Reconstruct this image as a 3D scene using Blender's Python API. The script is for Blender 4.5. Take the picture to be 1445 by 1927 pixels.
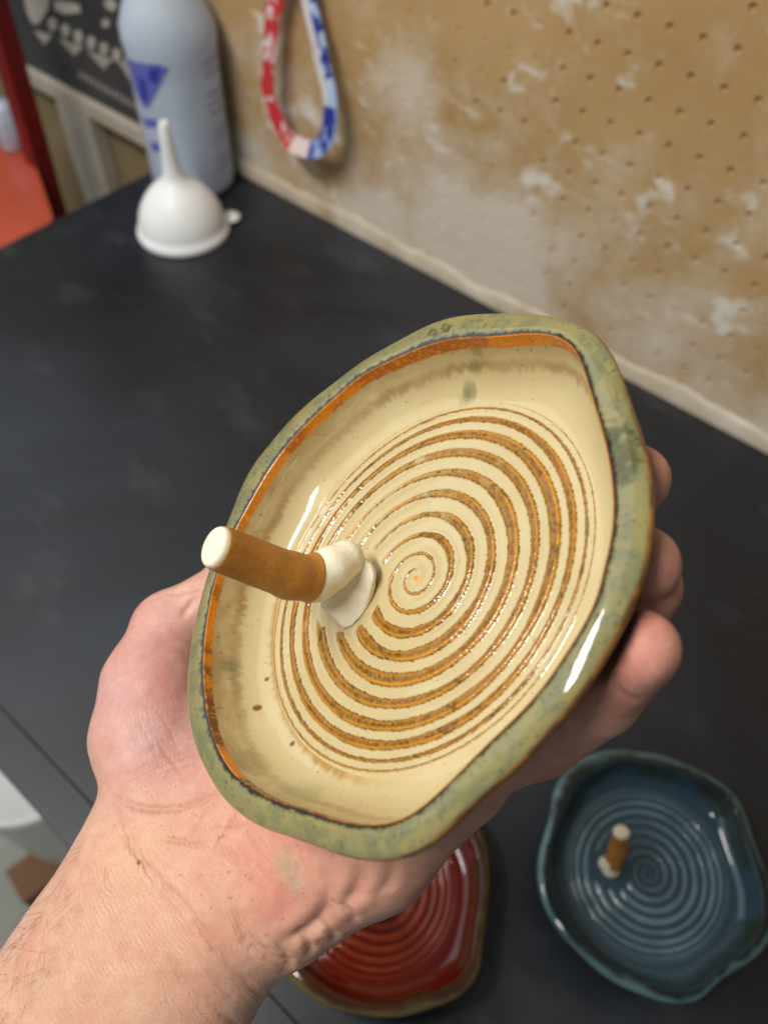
import bpy, bmesh, math, random
import numpy as np
from mathutils import Vector, Matrix

random.seed(7)
RNG = np.random.default_rng(7)
for o in list(bpy.data.objects):
    bpy.data.objects.remove(o)
scene = bpy.context.scene
col = scene.collection

# ------------------------------------------------------------------ camera
# World: table top z = 0, X along the pegboard wall, wall plane y = 0 (metres).
F = 1500.0
CX, CY, IW, IH = 722.5, 963.5, 1445.0, 1927.0
RW = np.array([[0.7607128725, 0.6486161029, 0.0247603846],
               [0.5276853360, -0.5957685408, -0.6054816528],
               [-0.3779736918, 0.4736633792, -0.7954740043]])
CAM = np.array([0.18565323, -0.59280076, 0.20674132 + 0.318184523])
cam_data = bpy.data.cameras.new('camera')
cam = bpy.data.objects.new('camera', cam_data)
col.objects.link(cam)
cam_data.sensor_fit = 'VERTICAL'
cam_data.sensor_height = 36.0
cam_data.sensor_width = 27.0
cam_data.lens = F / IH * 36.0
cam_data.clip_start = 0.01
cam_data.clip_end = 50.0
cam.matrix_world = Matrix((
    (RW[0, 0], -RW[1, 0], -RW[2, 0], CAM[0]),
    (RW[0, 1], -RW[1, 1], -RW[2, 1], CAM[1]),
    (RW[0, 2], -RW[1, 2], -RW[2, 2], CAM[2]),
    (0, 0, 0, 1)))
cam_data.dof.use_dof = True
cam_data.dof.focus_distance = 0.199
cam_data.dof.aperture_fstop = 11.5
scene.camera = cam

# ------------------------------------------------------------------ world, lamps, exposure
world = bpy.data.worlds.new('World')
scene.world = world
world.use_nodes = True
wb = world.node_tree.nodes['Background']
wb.inputs['Color'].default_value = (0.86, 0.94, 1.0, 1)
wb.inputs['Strength'].default_value = 0.17


def area_lamp(name, loc, target, sx, sy, power, color):
    d = bpy.data.lights.new(name, 'AREA')
    d.shape = 'RECTANGLE'
    d.size, d.size_y = sx, sy
    d.energy = power
    d.color = color
    o = bpy.data.objects.new(name, d)
    col.objects.link(o)
    o.location = loc
    dirv = Vector(target) - Vector(loc)
    o.rotation_euler = dirv.to_track_quat('-Z', 'Y').to_euler()
    return o


# ceiling strip lamp behind the photographer, parallel to the bench
strip = area_lamp('ceiling_strip_lamp', (-0.30, -1.00, 1.36), (-0.05, -0.30, 0.1), 0.72, 0.10, 17.0, (1.0, 0.965, 0.90))
# broad soft light from the open room on the left
soft = area_lamp('room_light', (-1.25, -1.0, 1.55), (0.0, -0.4, 0.1), 2.2, 1.8, 14.5, (0.93, 0.97, 1.0))
scene.view_settings.view_transform = 'Standard'
scene.view_settings.look = 'None'
scene.view_settings.gamma = 1.0
scene.view_settings.exposure = 0.0


# ------------------------------------------------------------------ geometry helpers
def ray(px, py):
    return RW.T @ np.array([(px - CX) / F, (py - CY) / F, 1.0])


def on_y(px, py, y):
    d = ray(px, py)
    return CAM + d * ((y - CAM[1]) / d[1])


def on_z(px, py, z):
    d = ray(px, py)
    return CAM + d * ((z - CAM[2]) / d[2])


def on_x(px, py, x):
    d = ray(px, py)
    return CAM + d * ((x - CAM[0]) / d[0])


def cam_to_world(p):            # camera frame (x right, y down, z forward), metres
    return np.asarray(p) @ RW + CAM


def lin(c):
    c = np.asarray(c, float) / 255.0
    return np.where(c <= 0.04045, c / 12.92, ((c + 0.055) / 1.055) ** 2.4)


def _hash(ix, iy, iz, seed):
    h = (ix.astype(np.uint32) * np.uint32(374761393) + iy.astype(np.uint32) * np.uint32(668265263)
         + iz.astype(np.uint32) * np.uint32(2147483647) + np.uint32((seed * 974634777) & 0xffffffff))
    h = (h ^ (h >> np.uint32(13))) * np.uint32(1274126177)
    h = (h ^ (h >> np.uint32(16))) * np.uint32(2246822519)
    h = h ^ (h >> np.uint32(15))
    return h.astype(np.float64) / 4294967295.0


def vnoise(x, y, z=0.0, seed=0):
    x, y, z = np.broadcast_arrays(np.asarray(x, float), np.asarray(y, float), np.asarray(z, float))
    ix, iy, iz = np.floor(x), np.floor(y), np.floor(z)
    fx, fy, fz = x - ix, y - iy, z - iz
    ix, iy, iz = ix.astype(np.int64), iy.astype(np.int64), iz.astype(np.int64)
    fx, fy, fz = [t * t * t * (t * (t * 6 - 15) + 10) for t in (fx, fy, fz)]
    out = 0
    for dx in (0, 1):
        for dy in (0, 1):
            for dz in (0, 1):
                w = (fx if dx else 1 - fx) * (fy if dy else 1 - fy) * (fz if dz else 1 - fz)
                out = out + w * _hash(ix + dx, iy + dy, iz + dz, seed)
    return out


def fbm(x, y, z=0.0, seed=0, octaves=3):
    s, a, t = 0, 1.0, 0
    for i in range(octaves):
        s = s + a * vnoise(np.asarray(x) * 2 ** i, np.asarray(y) * 2 ** i, np.asarray(z) * 2 ** i, seed + i * 17)
        t += a
        a *= 0.5
    return s / t


def sstep(a, b, x):
    t = np.clip((x - a) / (b - a), 0, 1)
    return t * t * (3 - 2 * t)


def mixc(c, d, w):
    w = np.asarray(w)[..., None]
    return c * (1 - w) + d * w


def mesh_np(name, verts, faces, smooth=True):
    """faces: (n,4) or (n,3) int array or list of lists"""
    me = bpy.data.meshes.new(name)
    verts = np.asarray(verts, np.float32)
    if isinstance(faces, np.ndarray):
        k = faces.shape[1]
        n = len(faces)
        me.vertices.add(len(verts))
        me.vertices.foreach_set('co', verts.ravel())
        me.loops.add(n * k)
        me.loops.foreach_set('vertex_index', faces.astype(np.int32).ravel())
        me.polygons.add(n)
        me.polygons.foreach_set('loop_start', np.arange(0, n * k, k, dtype=np.int32))
        me.polygons.foreach_set('loop_total', np.full(n, k, np.int32))
        me.update(calc_edges=True)
        me.validate()
    else:
        me.from_pydata([tuple(map(float, v)) for v in verts], [], faces)
        me.update()
    if smooth:
        me.polygons.foreach_set('use_smooth', np.ones(len(me.polygons), bool))
    return me


def add_color(me, cols, name='tint'):
    a = me.attributes.new(name, 'FLOAT_COLOR', 'POINT')
    c = np.ones((len(me.vertices), 4), np.float32)
    c[:, :3] = cols
    a.data.foreach_set('color', c.ravel())


def add_float(me, vals, name):
    a = me.attributes.new(name, 'FLOAT', 'POINT')
    a.data.foreach_set('value', np.asarray(vals, np.float32))


def link(name, me, mat=None, parent=None, label=None, cat=None, group=None, kind=None):
    o = bpy.data.objects.new(name, me)
    col.objects.link(o)
    if mat is not None and me is not None and not me.materials:
        me.materials.append(mat)
    if parent is not None:
        o.parent = parent
    for k, v in (('label', label), ('category', cat), ('group', group), ('kind', kind)):
        if v:
            o[k] = v
    return o


def box_mesh(name, lo, hi, bevel=0.0, seg=2):
    bm = bmesh.new()
    bmesh.ops.create_cube(bm, size=1.0)
    lo, hi = Vector(lo), Vector(hi)
    for v in bm.verts:
        v.co = Vector([lo[i] + (v.co[i] + 0.5) * (hi[i] - lo[i]) for i in range(3)])
    if bevel:
        bmesh.ops.bevel(bm, geom=bm.edges[:], offset=bevel, segments=seg, profile=0.5, affect='EDGES')
    me = bpy.data.meshes.new(name)
    bm.to_mesh(me)
    bm.free()
    return me


def lathe_mesh(name, prof, seg=64):
    """prof: list of (r, z) from bottom/inside to the end; closed if r = 0 at ends"""
    verts, faces = [], []
    n = len(prof)
    for i in range(seg):
        a = 2 * math.pi * i / seg
        for r, z in prof:
            verts.append((r * math.cos(a), r * math.sin(a), z))
    for i in range(seg):
        j = (i + 1) % seg
        for k in range(n - 1):
            faces.append((i * n + k, j * n + k, j * n + k + 1, i * n + k + 1))
    me = mesh_np(name, np.array(verts), np.array(faces))
    bm = bmesh.new()
    bm.from_mesh(me)
    bmesh.ops.remove_doubles(bm, verts=bm.verts, dist=1e-6)
    bmesh.ops.recalc_face_normals(bm, faces=bm.faces)
    bm.to_mesh(me)
    bm.free()
    me.polygons.foreach_set('use_smooth', np.ones(len(me.polygons), bool))
    return me


# ------------------------------------------------------------------ material helpers
class NT:
    def __init__(self, name):
        self.m = bpy.data.materials.new(name)
        self.m.use_nodes = True
        self.t = self.m.node_tree
        self.b = self.t.nodes['Principled BSDF']

    def n(self, kind, **kw):
        nd = self.t.nodes.new(kind)
        for k, v in kw.items():
            if k in nd.inputs:
                nd.inputs[k].default_value = v
            else:
                setattr(nd, k, v)
        return nd

    def l(self, a, b):
        self.t.links.new(a, b)

    def set(self, **kw):
        for k, v in kw.items():
            self.b.inputs[k.replace('_', ' ')].default_value = v

    def noise(self, scale, detail=4, rough=0.55, vec=None, dist=0.0):
        nd = self.n('ShaderNodeTexNoise', Scale=scale, Detail=detail, Roughness=rough, Distortion=dist)
        if vec is None:
            vec = self.coord()
        self.l(vec, nd.inputs['Vector'])
        return nd.outputs['Fac']

    def coord(self):
        if not hasattr(self, '_tc'):
            self._tc = self.n('ShaderNodeTexCoord')
        return self._tc.outputs['Object']

    def mapped(self, scale=(1, 1, 1), rot=(0, 0, 0)):
        mp = self.n('ShaderNodeMapping')
        mp.inputs['Scale'].default_value = scale
        mp.inputs['Rotation'].default_value = rot
        self.l(self.coord(), mp.inputs['Vector'])
        return mp.outputs['Vector']

    def ramp(self, fac, stops, interp='LINEAR'):
        nd = self.n('ShaderNodeValToRGB')
        nd.color_ramp.interpolation = interp
        el = nd.color_ramp.elements
        while len(el) < len(stops):
            el.new(0.5)
        for e, (p, c) in zip(el, stops):
            e.position = p
            if np.isscalar(c):
                c = (c, c, c)
            e.color = (*c, 1)
        self.l(fac, nd.inputs['Fac'])
        return nd.outputs['Color']

    def mix(self, fac, a, b, mode='MIX'):
        nd = self.n('ShaderNodeMix', data_type='RGBA', blend_type=mode)
        for s, v in ((nd.inputs[0], fac), (nd.inputs[6], a), (nd.inputs[7], b)):
            if hasattr(v, 'is_linked'):
                self.l(v, s)
            else:
                s.default_value = v if np.isscalar(v) else (*v, 1)
        return nd.outputs[2]

    def math(self, op, a, b=0.0, clamp=False):
        nd = self.n('ShaderNodeMath', operation=op, use_clamp=clamp)
        for s, v in ((nd.inputs[0], a), (nd.inputs[1], b)):
            if hasattr(v, 'is_linked'):
                self.l(v, s)
            else:
                s.default_value = v
        return nd.outputs[0]

    def bump(self, height, strength=0.3, dist=0.001, normal=None):
        nd = self.n('ShaderNodeBump', Strength=strength, Distance=dist)
        self.l(height, nd.inputs['Height'])
        if normal is not None:
            self.l(normal, nd.inputs['Normal'])
        return nd.outputs['Normal']

    def color(self, sock):
        self.l(sock, self.b.inputs['Base Color'])

    def rough(self, sock):
        self.l(sock, self.b.inputs['Roughness'])

    def normal(self, sock):
        self.l(sock, self.b.inputs['Normal'])

    def attr(self, name, out='Color'):
        nd = self.n('ShaderNodeAttribute', attribute_name=name)
        return nd.outputs[out]


def plain(name, rgb, rough=0.5, var=0.12, scale=60.0, bump=0.0, **kw):
    t = NT(name)
    c = lin(rgb)
    f = t.noise(scale, 5)
    t.color(t.ramp(f, [(0.25, tuple(c * (1 - var))), (0.75, tuple(np.minimum(c * (1 + var), 1)))]))
    t.set(Roughness=rough, **kw)
    if bump:
        t.normal(t.bump(t.noise(scale * 6, 4), bump, 0.0005))
    return t.m


# ------------------------------------------------------------------ setting: floor, wall
m_floor = NT('concrete_floor')
f1 = m_floor.noise(3.0, 6, 0.6)
m_floor.color(m_floor.ramp(f1, [(0.3, tuple(lin((150, 150, 142)))), (0.7, tuple(lin((186, 186, 178))))]))
m_floor.set(Roughness=0.6)
m_floor.normal(m_floor.bump(m_floor.noise(90, 5), 0.2, 0.002))
me = mesh_np('floor', [(-6, -6, -0.9), (6, -6, -0.9), (6, 1.5, -0.9), (-6, 1.5, -0.9)], [(0, 1, 2, 3)], False)
link('floor', me, m_floor.m, kind='structure')

m_wall = NT('tan_wallboard')
wv = m_wall.noise(7.0, 6, 0.6)
m_wall.color(m_wall.ramp(wv, [(0.3, tuple(lin((126, 108, 76)))), (0.7, tuple(lin((148, 128, 94))))]))
m_wall.set(Roughness=0.75)
me = box_mesh('wall', (-2.6, 0.012, -0.9), (1.6, 0.05, 1.3))
link('wall', me, m_wall.m, kind='structure')

# ------------------------------------------------------------------ pegboard with real holes
PITCH = 0.0254
HX0, HZ0 = 0.0, 0.318184523
PX0, PX1, PZ0, PZ1 = -0.655, 0.72, -0.02, 0.66


def build_pegboard():
    i0 = int(math.floor((PX0 - HX0) / PITCH)) + 1
    i1 = int(math.floor((PX1 - HX0) / PITCH))
    j0 = int(math.floor((PZ0 - HZ0) / PITCH)) + 1
    j1 = int(math.floor((PZ1 - HZ0) / PITCH))
    V, Fc = [], []
    K = 12
    h = PITCH / 2
    sq = []
    for k in range(K):
        a = 2 * math.pi * (k + 0.5) / K
        c, s = math.cos(a), math.sin(a)
        m = max(abs(c), abs(s))
        sq.append((c / m * h, s / m * h))
    for i in range(i0, i1):
        for j in range(j0, j1):
            x, z = HX0 + i * PITCH, HZ0 + j * PITCH
            fill = 0.7 * math.exp(-((x + 0.30) / 0.18) ** 2) * max(0, 1 - z / 0.3) + 0.95 * min(1, max(0, (-0.12 - x) / 0.12)) + 0.45 * (z < 0.16)
            deep = 0.0006 if random.random() < fill else 0.0022
            r = 0.0029
            b = len(V)
            for (sx, sz) in sq:
                V.append((x + sx, 0.0, z + sz))
            for k in range(K):
                a = 2 * math.pi * (k + 0.5) / K
                V.append((x + math.cos(a) * r * 1.08, 0.0, z + math.sin(a) * r * 1.08))
            for k in range(K):
                a = 2 * math.pi * (k + 0.5) / K
                V.append((x + math.cos(a) * r, 0.0004, z + math.sin(a) * r))
            for k in range(K):
                a = 2 * math.pi * (k + 0.5) / K
                V.append((x + math.cos(a) * r, deep, z + math.sin(a) * r))
            for k in range(K):
                l = (k + 1) % K
                for s in range(3):
                    Fc.append((b + s * K + k, b + s * K + l, b + (s + 1) * K + l, b + (s + 1) * K + k))
            Fc.append(tuple(b + 3 * K + k for k in range(K)))
            # square corners left by the 12-gon sampling
            c0 = len(V)
            for (sx, sz), (ka, kb) in zip(((h, h), (-h, h), (-h, -h), (h, -h)), ((1, 1), (4, 4), (7, 7), (10, 10))):
                V.append((x + sx, 0.0, z + sz))
            # sample index 0.5 steps: corners fall between samples 0/1.. -> fan them
            for q, (ka, kb) in enumerate(((0, 1), (3, 4), (6, 7), (9, 10))):
                Fc.append((b + ka, c0 + q, b + kb)) if False else None
    me = bpy.data.meshes.new('board')
    me.from_pydata(V, [], Fc)
    me.update()
    bm = bmesh.new()
    bm.from_mesh(me)
    bmesh.ops.remove_doubles(bm, verts=bm.verts, dist=1e-5)
    bmesh.ops.recalc_face_normals(bm, faces=bm.faces)
    bm.to_mesh(me)
    bm.free()
    return me


m_peg = NT('clay_smeared_hardboard')
t = m_peg
base_n = t.noise(5.0, 6, 0.6)
hard = t.ramp(base_n, [(0.28, tuple(lin((172, 136, 86)))), (0.72, tuple(lin((196, 162, 114))))])
# thin wash of dried clay, denser low on the board
sep = t.n('ShaderNodeSeparateXYZ')
t.l(t.coord(), sep.inputs[0])
zfall = t.n('ShaderNodeMapRange')
t.l(sep.outputs['Z'], zfall.inputs['Value'])
zfall.inputs['From Min'].default_value = 0.0
zfall.inputs['From Max'].default_value = 0.34
zfall.inputs['To Min'].default_value = 0.14
zfall.inputs['To Max'].default_value = -0.08
wash_n = t.noise(12.0, 9, 0.72, dist=0.25)
wash = t.math('ADD', wash_n, zfall.outputs[0])


def spot(px, py, rad, amt):
    p = on_y(px, py, 0.0)
    vd = t.n('ShaderNodeVectorMath', operation='DISTANCE')
    t.l(t.coord(), vd.inputs[0])
    vd.inputs[1].default_value = tuple(p)
    mr = t.n('ShaderNodeMapRange', interpolation_type='SMOOTHSTEP')
    t.l(vd.outputs['Value'], mr.inputs['Value'])
    mr.inputs['From Min'].default_value = 0.0
    mr.inputs['From Max'].default_value = rad
    mr.inputs['To Min'].default_value = amt
    mr.inputs['To Max'].default_value = 0.0
    return mr.outputs[0]


for sp_a in ((860, 410, 0.12, .34), (760, 180, 0.06, .28), (700, 420, 0.08, .36), (1000, 480, 0.09, .22), (470, 300, 0.06, .3), (1250, 640, 0.10, .16), (950, 560, 0.08, .16)):
    wash = t.math('ADD', wash, spot(*sp_a))
wash_m = t.ramp(wash, [(0.50, 0.0), (0.66, 0.40), (0.86, 0.95)])
c1 = t.mix(wash_m, hard, tuple(lin((216, 204, 186))))
# wiped streaks running diagonally
st = t.noise(1.0, 6, 0.6, vec=t.mapped((14, 1, 60), (0, math.radians(24), 0)))
st_m = t.ramp(t.math('ADD', st, t.math('MULTIPLY', zfall.outputs[0], 0.5)), [(0.60, 0.0), (0.72, 0.55)])
c2 = t.mix(st_m, c1, tuple(lin((206, 190, 168))))
# blobs and dabs of white slip
dab = t.noise(1.0, 9, 0.68, vec=t.mapped((30, 30, 42), (0, math.radians(25), 0)), dist=0.5)
dab2 = t.noise(6.0, 2, 0.5)
dab_f = t.math('ADD', t.math('MULTIPLY', dab, 0.72), t.math('MULTIPLY', dab2, 0.28))
dab_f = t.math('ADD', dab_f, t.math('MULTIPLY', zfall.outputs[0], 0.12))
for sp_a in ((815, 232, 0.037, 0.115), (760, 255, 0.022, 0.077), (1015, 350, 0.041, 0.115), (1120, 290, 0.026, 0.100), (1385, 370, 0.026, 0.115), (1255, 345, 0.024, 0.108), (960, 340, 0.056, 0.038), (690, 130, 0.056, 0.054), (985, 160, 0.026, 0.084), (970, 60, 0.022, 0.100), (1215, 415, 0.034, 0.100), (1365, 590, 0.037, 0.100), (1180, 160, 0.019, 0.092), (830, 290, 0.019, 0.092), (500, 60, 0.037, 0.108), (580, 205, 0.027, 0.096)):
    dab_f = t.math('ADD', dab_f, spot(*sp_a))
dab_m = t.ramp(dab_f, [(0.57, 0.0), (0.67, 0.92)])
c3 = t.mix(dab_m, c2, tuple(lin((226, 220, 206))))
vst = t.noise(1.0, 3, 0.5, vec=t.mapped((90, 1, 22), (0, math.radians(-8), 0)))
vst_m = t.ramp(vst, [(0.70, 0.0), (0.76, 0.75)])
c4 = t.mix(vst_m, c3, tuple(lin((220, 210, 194))))
t.color(c4)
t.set(Roughness=0.62)
t.normal(t.bump(dab_f, 0.4, 0.002))
pegboard = link('pegboard', build_pegboard(), m_peg.m,
                label='brown perforated hardboard panel smeared with dried white clay behind the bench',
                cat='pegboard')

m_trim = NT('dirty_pale_trim')
t = m_trim
tn = t.noise(14.0, 6, 0.6)
cc = t.ramp(tn, [(0.30, tuple(lin((166, 140, 106)))), (0.46, tuple(lin((196, 180, 156)))), (0.75, tuple(lin((216, 206, 190))))])
t.color(cc)
t.set(Roughness=0.6)
t.normal(t.bump(t.noise(120, 4), 0.3, 0.0006))
_xs = np.linspace(-0.605, 0.72, 260)
_hh = 0.019 + 0.009 * (fbm(_xs * 22, 0 * _xs, 0, 401, 4) - 0.5) * 2 * 0.8
V, Fc = [], []
for x_, h_ in zip(_xs, _hh):
    V += [(x_, -0.0048, 0.0005), (x_, -0.0044, h_ - 0.003), (x_, -0.0028, h_ - 0.0006), (x_, -0.0010, h_)]
for i in range(len(_xs) - 1):
    for k in range(3):
        Fc.append((i * 4 + k, (i + 1) * 4 + k, (i + 1) * 4 + k + 1, i * 4 + k + 1))
me = mesh_np('trim_strip', np.array(V), np.array(Fc))
link('clay_strip', me, m_trim.m, label='ragged strip of dried pale clay along the foot of the pegboard', cat='clay strip')

# ------------------------------------------------------------------ workbench
m_top = NT('charcoal_benchtop')
t = m_top
a = t.noise(4.0, 6, 0.62, dist=0.5)
b_ = t.noise(1.0, 6, 0.65, vec=t.mapped((7, 12, 7), (0, 0, math.radians(32))))
g = t.math('ADD', t.math('MULTIPLY', a, 0.7), t.math('MULTIPLY', b_, 0.3))
cc = t.ramp(g, [(0.30, tuple(lin((18, 21, 26)))), (0.55, tuple(lin((25, 29, 35)))), (0.75, tuple(lin((42, 47, 55))))])
sp = t.noise(160.0, 2, 0.5)
spm = t.ramp(sp, [(0.74, 0.0), (0.78, 0.35)])
cc = t.mix(spm, cc, tuple(lin((120, 112, 100))))
sm1 = t.noise(2.2, 5, 0.55, dist=1.2)
cc = t.mix(t.ramp(sm1, [(0.46, 0.0), (0.72, 0.42)]), cc, tuple(lin((62, 69, 80))))
sm2 = t.noise(1.0, 5, 0.6, vec=t.mapped((9, 16, 9), (0, 0, math.radians(-50))))
cc = t.mix(t.ramp(sm2, [(0.56, 0.0), (0.75, 0.35)]), cc, tuple(lin((84, 88, 92))))
t.color(cc)
for sc_, an_ in (((6, 420, 6), 20), ((8, 380, 8), -38), ((5, 300, 5), 75)):
    scn = t.noise(1.0, 3, 0.5, vec=t.mapped(sc_, (0, 0, math.radians(an_))))
    cc = t.mix(t.ramp(scn, [(0.71, 0.0), (0.77, 0.22)]), cc, tuple(lin((118, 122, 126))))
t.color(cc)
rr = t.ramp(g, [(0.3, 0.34), (0.75, 0.54)])
t.rough(rr)
t.normal(t.bump(t.noise(300, 3), 0.12, 0.0004))
bench = link('workbench', None, label='charcoal-topped workbench running along the pegboard', cat='workbench')
me = box_mesh('tabletop', (-0.610, -0.5835, -0.030), (0.80, -0.0005, 0.0), 0.0007)
link('tabletop', me, m_top.m, bench)
me = box_mesh('edge_strip', (-0.610, -0.6095, -0.030), (0.80, -0.58375, -0.0001), 0.0007, 2)
link('edge_strip', me, m_top.m, bench)
m_leg = plain('bench_leg_wood', (120, 100, 78), 0.6)
for x in (-0.575, 0.765):
    for y in (-0.56, -0.045):
        link('leg', box_mesh('leg', (x - 0.03, y - 0.03, -0.9), (x + 0.03, y + 0.03, -0.0302), 0.003), m_leg, bench)

# ------------------------------------------------------------------ things beyond the end of the bench
m_stud = plain('whitewashed_stud', (178, 170, 156), 0.7, 0.10, 25)
xa, xb = on_y(103, 185, -0.012)[0], on_y(160, 200, -0.012)[0]
me = box_mesh('stud', (xa, -0.012, -0.9), (xb, 0.0115, -0.030), 0.002)
link('wall_batten', me, m_stud, label='whitewashed vertical batten on the wall under the chalkboard sign', cat='batten')

# framed chalkboard sign
sign = link('chalkboard_sign', None, label='dark chalkboard sign with pale frame and chalked bunting on the wall', cat='sign')
m_frame = plain('pale_wood_frame', (186, 176, 158), 0.6, 0.1, 30)
m_board = NT('chalkboard')
t = m_board
t.color(t.ramp(t.noise(12, 5), [(0.3, tuple(lin((46, 47, 49)))), (0.7, tuple(lin((68, 68, 69))))]))
t.set(Roughness=0.7)
m_chalk = plain('chalk_paint', (172, 166, 156), 0.85, 0.2, 80)
SX0, SX1, SZ0, SZ1 = -1.005, -0.60, -0.028, 0.42
me = box_mesh('panel', (SX0 + 0.012, -0.004, SZ0 + 0.012), (SX1 - 0.012, 0.006, SZ1 - 0.012))
link('panel', me, m_board.m, sign)
fw = 0.022
for lo, hi in (((SX0, -0.014, SZ0), (SX1, 0.0118, SZ0 + fw)), ((SX0, -0.014, SZ1 - fw), (SX1, 0.0118, SZ1)),
               ((SX0, -0.0135, SZ0 + fw), (SX0 + fw, 0.0118, SZ1 - fw)), ((SX1 - fw, -0.0135, SZ0 + fw), (SX1, 0.0118, SZ1 - fw))):
    link('frame_bar', box_mesh('frame_bar', lo, hi, 0.002), m_frame, sign)


def chalk_shape(pts, name='chalk_mark', th=0.0008, y=-0.0042):
    """closed outline in photo pixels carried onto the sign's face"""
    P = [on_y(x, yy, y) for x, yy in pts]
    n = len(P)
    V = [(p[0], y, p[2]) for p in P] + [(p[0], y - th, p[2]) for p in P]
    Fc = [tuple(range(n, 2 * n))] + [(i, (i + 1) % n, n + (i + 1) % n, n + i) for i in range(n)]
    me = bpy.data.meshes.new(name)
    me.from_pydata(V, [], Fc)
    bm = bmesh.new()
    bm.from_mesh(me)
    bmesh.ops.recalc_face_normals(bm, faces=bm.faces)
    bm.to_mesh(me)
    bm.free()
    return link(name, me, m_chalk, sign)


for tri in ([(66, 58), (100, 66), (86, 84)], [(112, 72), (158, 88), (141, 106)], [(166, 96), (212, 112), (197, 131)], [(222, 112), (262, 130), (247, 152)]):
    chalk_shape(tri, 'bunting_flag')
chalk_shape([(44, -20), (96, -20), (92, 16), (74, 46), (62, 44), (52, 22)], 'chalk_swash')
chalk_shape([(104, 0), (150, 8), (154, 24), (122, 26), (104, 18)], 'chalk_letter')
for k in range(7):
    x = 92 + k * 24
    y = 36 + k * 11.5
    chalk_shape([(x, y), (x + 9, y - 3), (x + 17, y + 6), (x + 15, y + 20), (x + 6, y + 24), (x + 1, y + 14)], 'chalk_letter')
chalk_shape([(192, 40), (200, 34), (208, 42), (204, 52), (195, 50)], 'chalk_dot')
chalk_shape([(196, 2), (210, -4), (222, 10), (214, 22), (202, 16)], 'chalk_letter')
for k in range(14):
    x = 150 + k * 8
    y = 133 + k * 4.6
    chalk_shape([(x, y), (x + 3, y + 1), (x + 5, y + 14), (x + 2, y + 14)], 'chalk_stroke')

# red steel rack beyond the bench end
m_red = plain('dark_red_enamel', (120, 22, 20), 0.42, 0.15, 15)
m_salmon = NT('orange_red_panel')
t = m_salmon
t.color(t.ramp(t.noise(7, 4), [(0.3, tuple(lin((176, 70, 50)))), (0.7, tuple(lin((200, 92, 70))))]))
t.set(Roughness=0.28)
rack = link('steel_rack', None, label='dark red steel rack post with orange-red tray beyond the bench end', cat='rack')
YR = -0.10
pt, pb = on_y(4, 60, YR), on_y(101, 395, YR)
xm = (pt[0] + pb[0]) / 2
hw = 0.0135
me = box_mesh('post', (-hw, -hw, 0), (hw, hw, 1.45), 0.003)
# the post leans a little
o = link('post', me, m_red, rack)
top, bot = Vector(pt), Vector(pb)
dirv = (top - bot).normalized()
base = bot + dirv * ((-0.9 - bot.z) / dirv.z)
o.location = base
o.rotation_euler = dirv.to_track_quat('Z', 'Y').to_euler()
tz = -0.06
tp_ = [on_z(x, y, tz) for x, y in ((-170, 290), (54, 270), (100, 408), (60, 500), (-200, 600))]
V = [(p[0], p[1], tz) for p in tp_] + [(p[0], p[1], tz - 0.03) for p in tp_]
nn_ = len(tp_)
me = bpy.data.meshes.new('tray')
me.from_pydata(V, [], [tuple(range(nn_))[::-1], tuple(range(nn_, 2 * nn_))] + [(i, (i + 1) % nn_, nn_ + (i + 1) % nn_, nn_ + i) for i in range(nn_)])
bm = bmesh.new()
bm.from_mesh(me)
bmesh.ops.recalc_face_normals(bm, faces=bm.faces)
bm.to_mesh(me)
bm.free()
link('tray', me, m_salmon.m, rack)
m_dark = plain('dark_clutter_box', (74, 68, 58), 0.6, 0.3, 20)
sp_ = on_z(10, 180, -0.30)
me = box_mesh('storage_box', (-0.16, -0.16, 0), (0.16, 0.16, 0.62), 0.006)
ob_ = link('storage_box', me, m_dark, label='dark grey storage box standing behind the orange-red tray', cat='box')
ob_.location = (sp_[0] + 0.02, min(sp_[1], -0.02) - 0.16, -0.9)
m_jar = NT('pale_blue_jar')
m_jar.color(m_jar.ramp(m_jar.noise(40, 3), [(0.3, tuple(lin((150, 165, 190)))), (0.7, tuple(lin((205, 215, 230))))]))
m_jar.set(Roughness=0.2)
jp = on_z(30, 276, tz)
me = lathe_mesh('jar', [(0, 0.0006), (0.017, 0.0006), (0.019, 0.003), (0.019, 0.045), (0.014, 0.052), (0.014, 0.062), (0, 0.062)], 32)
jar = link('jar', me, m_jar.m, label='small pale blue jar on the orange-red tray beside the red post', cat='jar')
jar.location = (jp[0], jp[1], tz)

# on the floor in front of the bench
m_white = plain('white_plastic', (242, 244, 243), 0.45, 0.04, 20)
bc = (-0.432, -0.588)
me = lathe_mesh('bucket', [(0, 0.0), (0.085, 0.0), (0.088, 0.004), (0.099, 0.32), (0.104, 0.325), (0.104, 0.343), (0.101, 0.348), (0.097, 0.346), (0.092, 0.338), (0, 0.334)], 64)
bucket = link('lidded_bucket', me, m_white, label='white plastic lidded bucket on the concrete floor before the bench', cat='bucket')
bucket.location = (bc[0], bc[1], -0.9)
m_card = plain('brown_cardboard', (128, 92, 62), 0.75, 0.12, 18)
q0 = on_z(78, 1630, -0.80)
me = box_mesh('carton', (-0.030, -0.045, 0), (0.030, 0.045, 0.10), 0.002)
carton = link('cardboard_carton', me, m_card, label='small brown cardboard carton on the floor beside the white bucket', cat='carton')
carton.location = (q0[0], q0[1], -0.9)
carton.rotation_euler = (0, 0, math.radians(-8))

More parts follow.
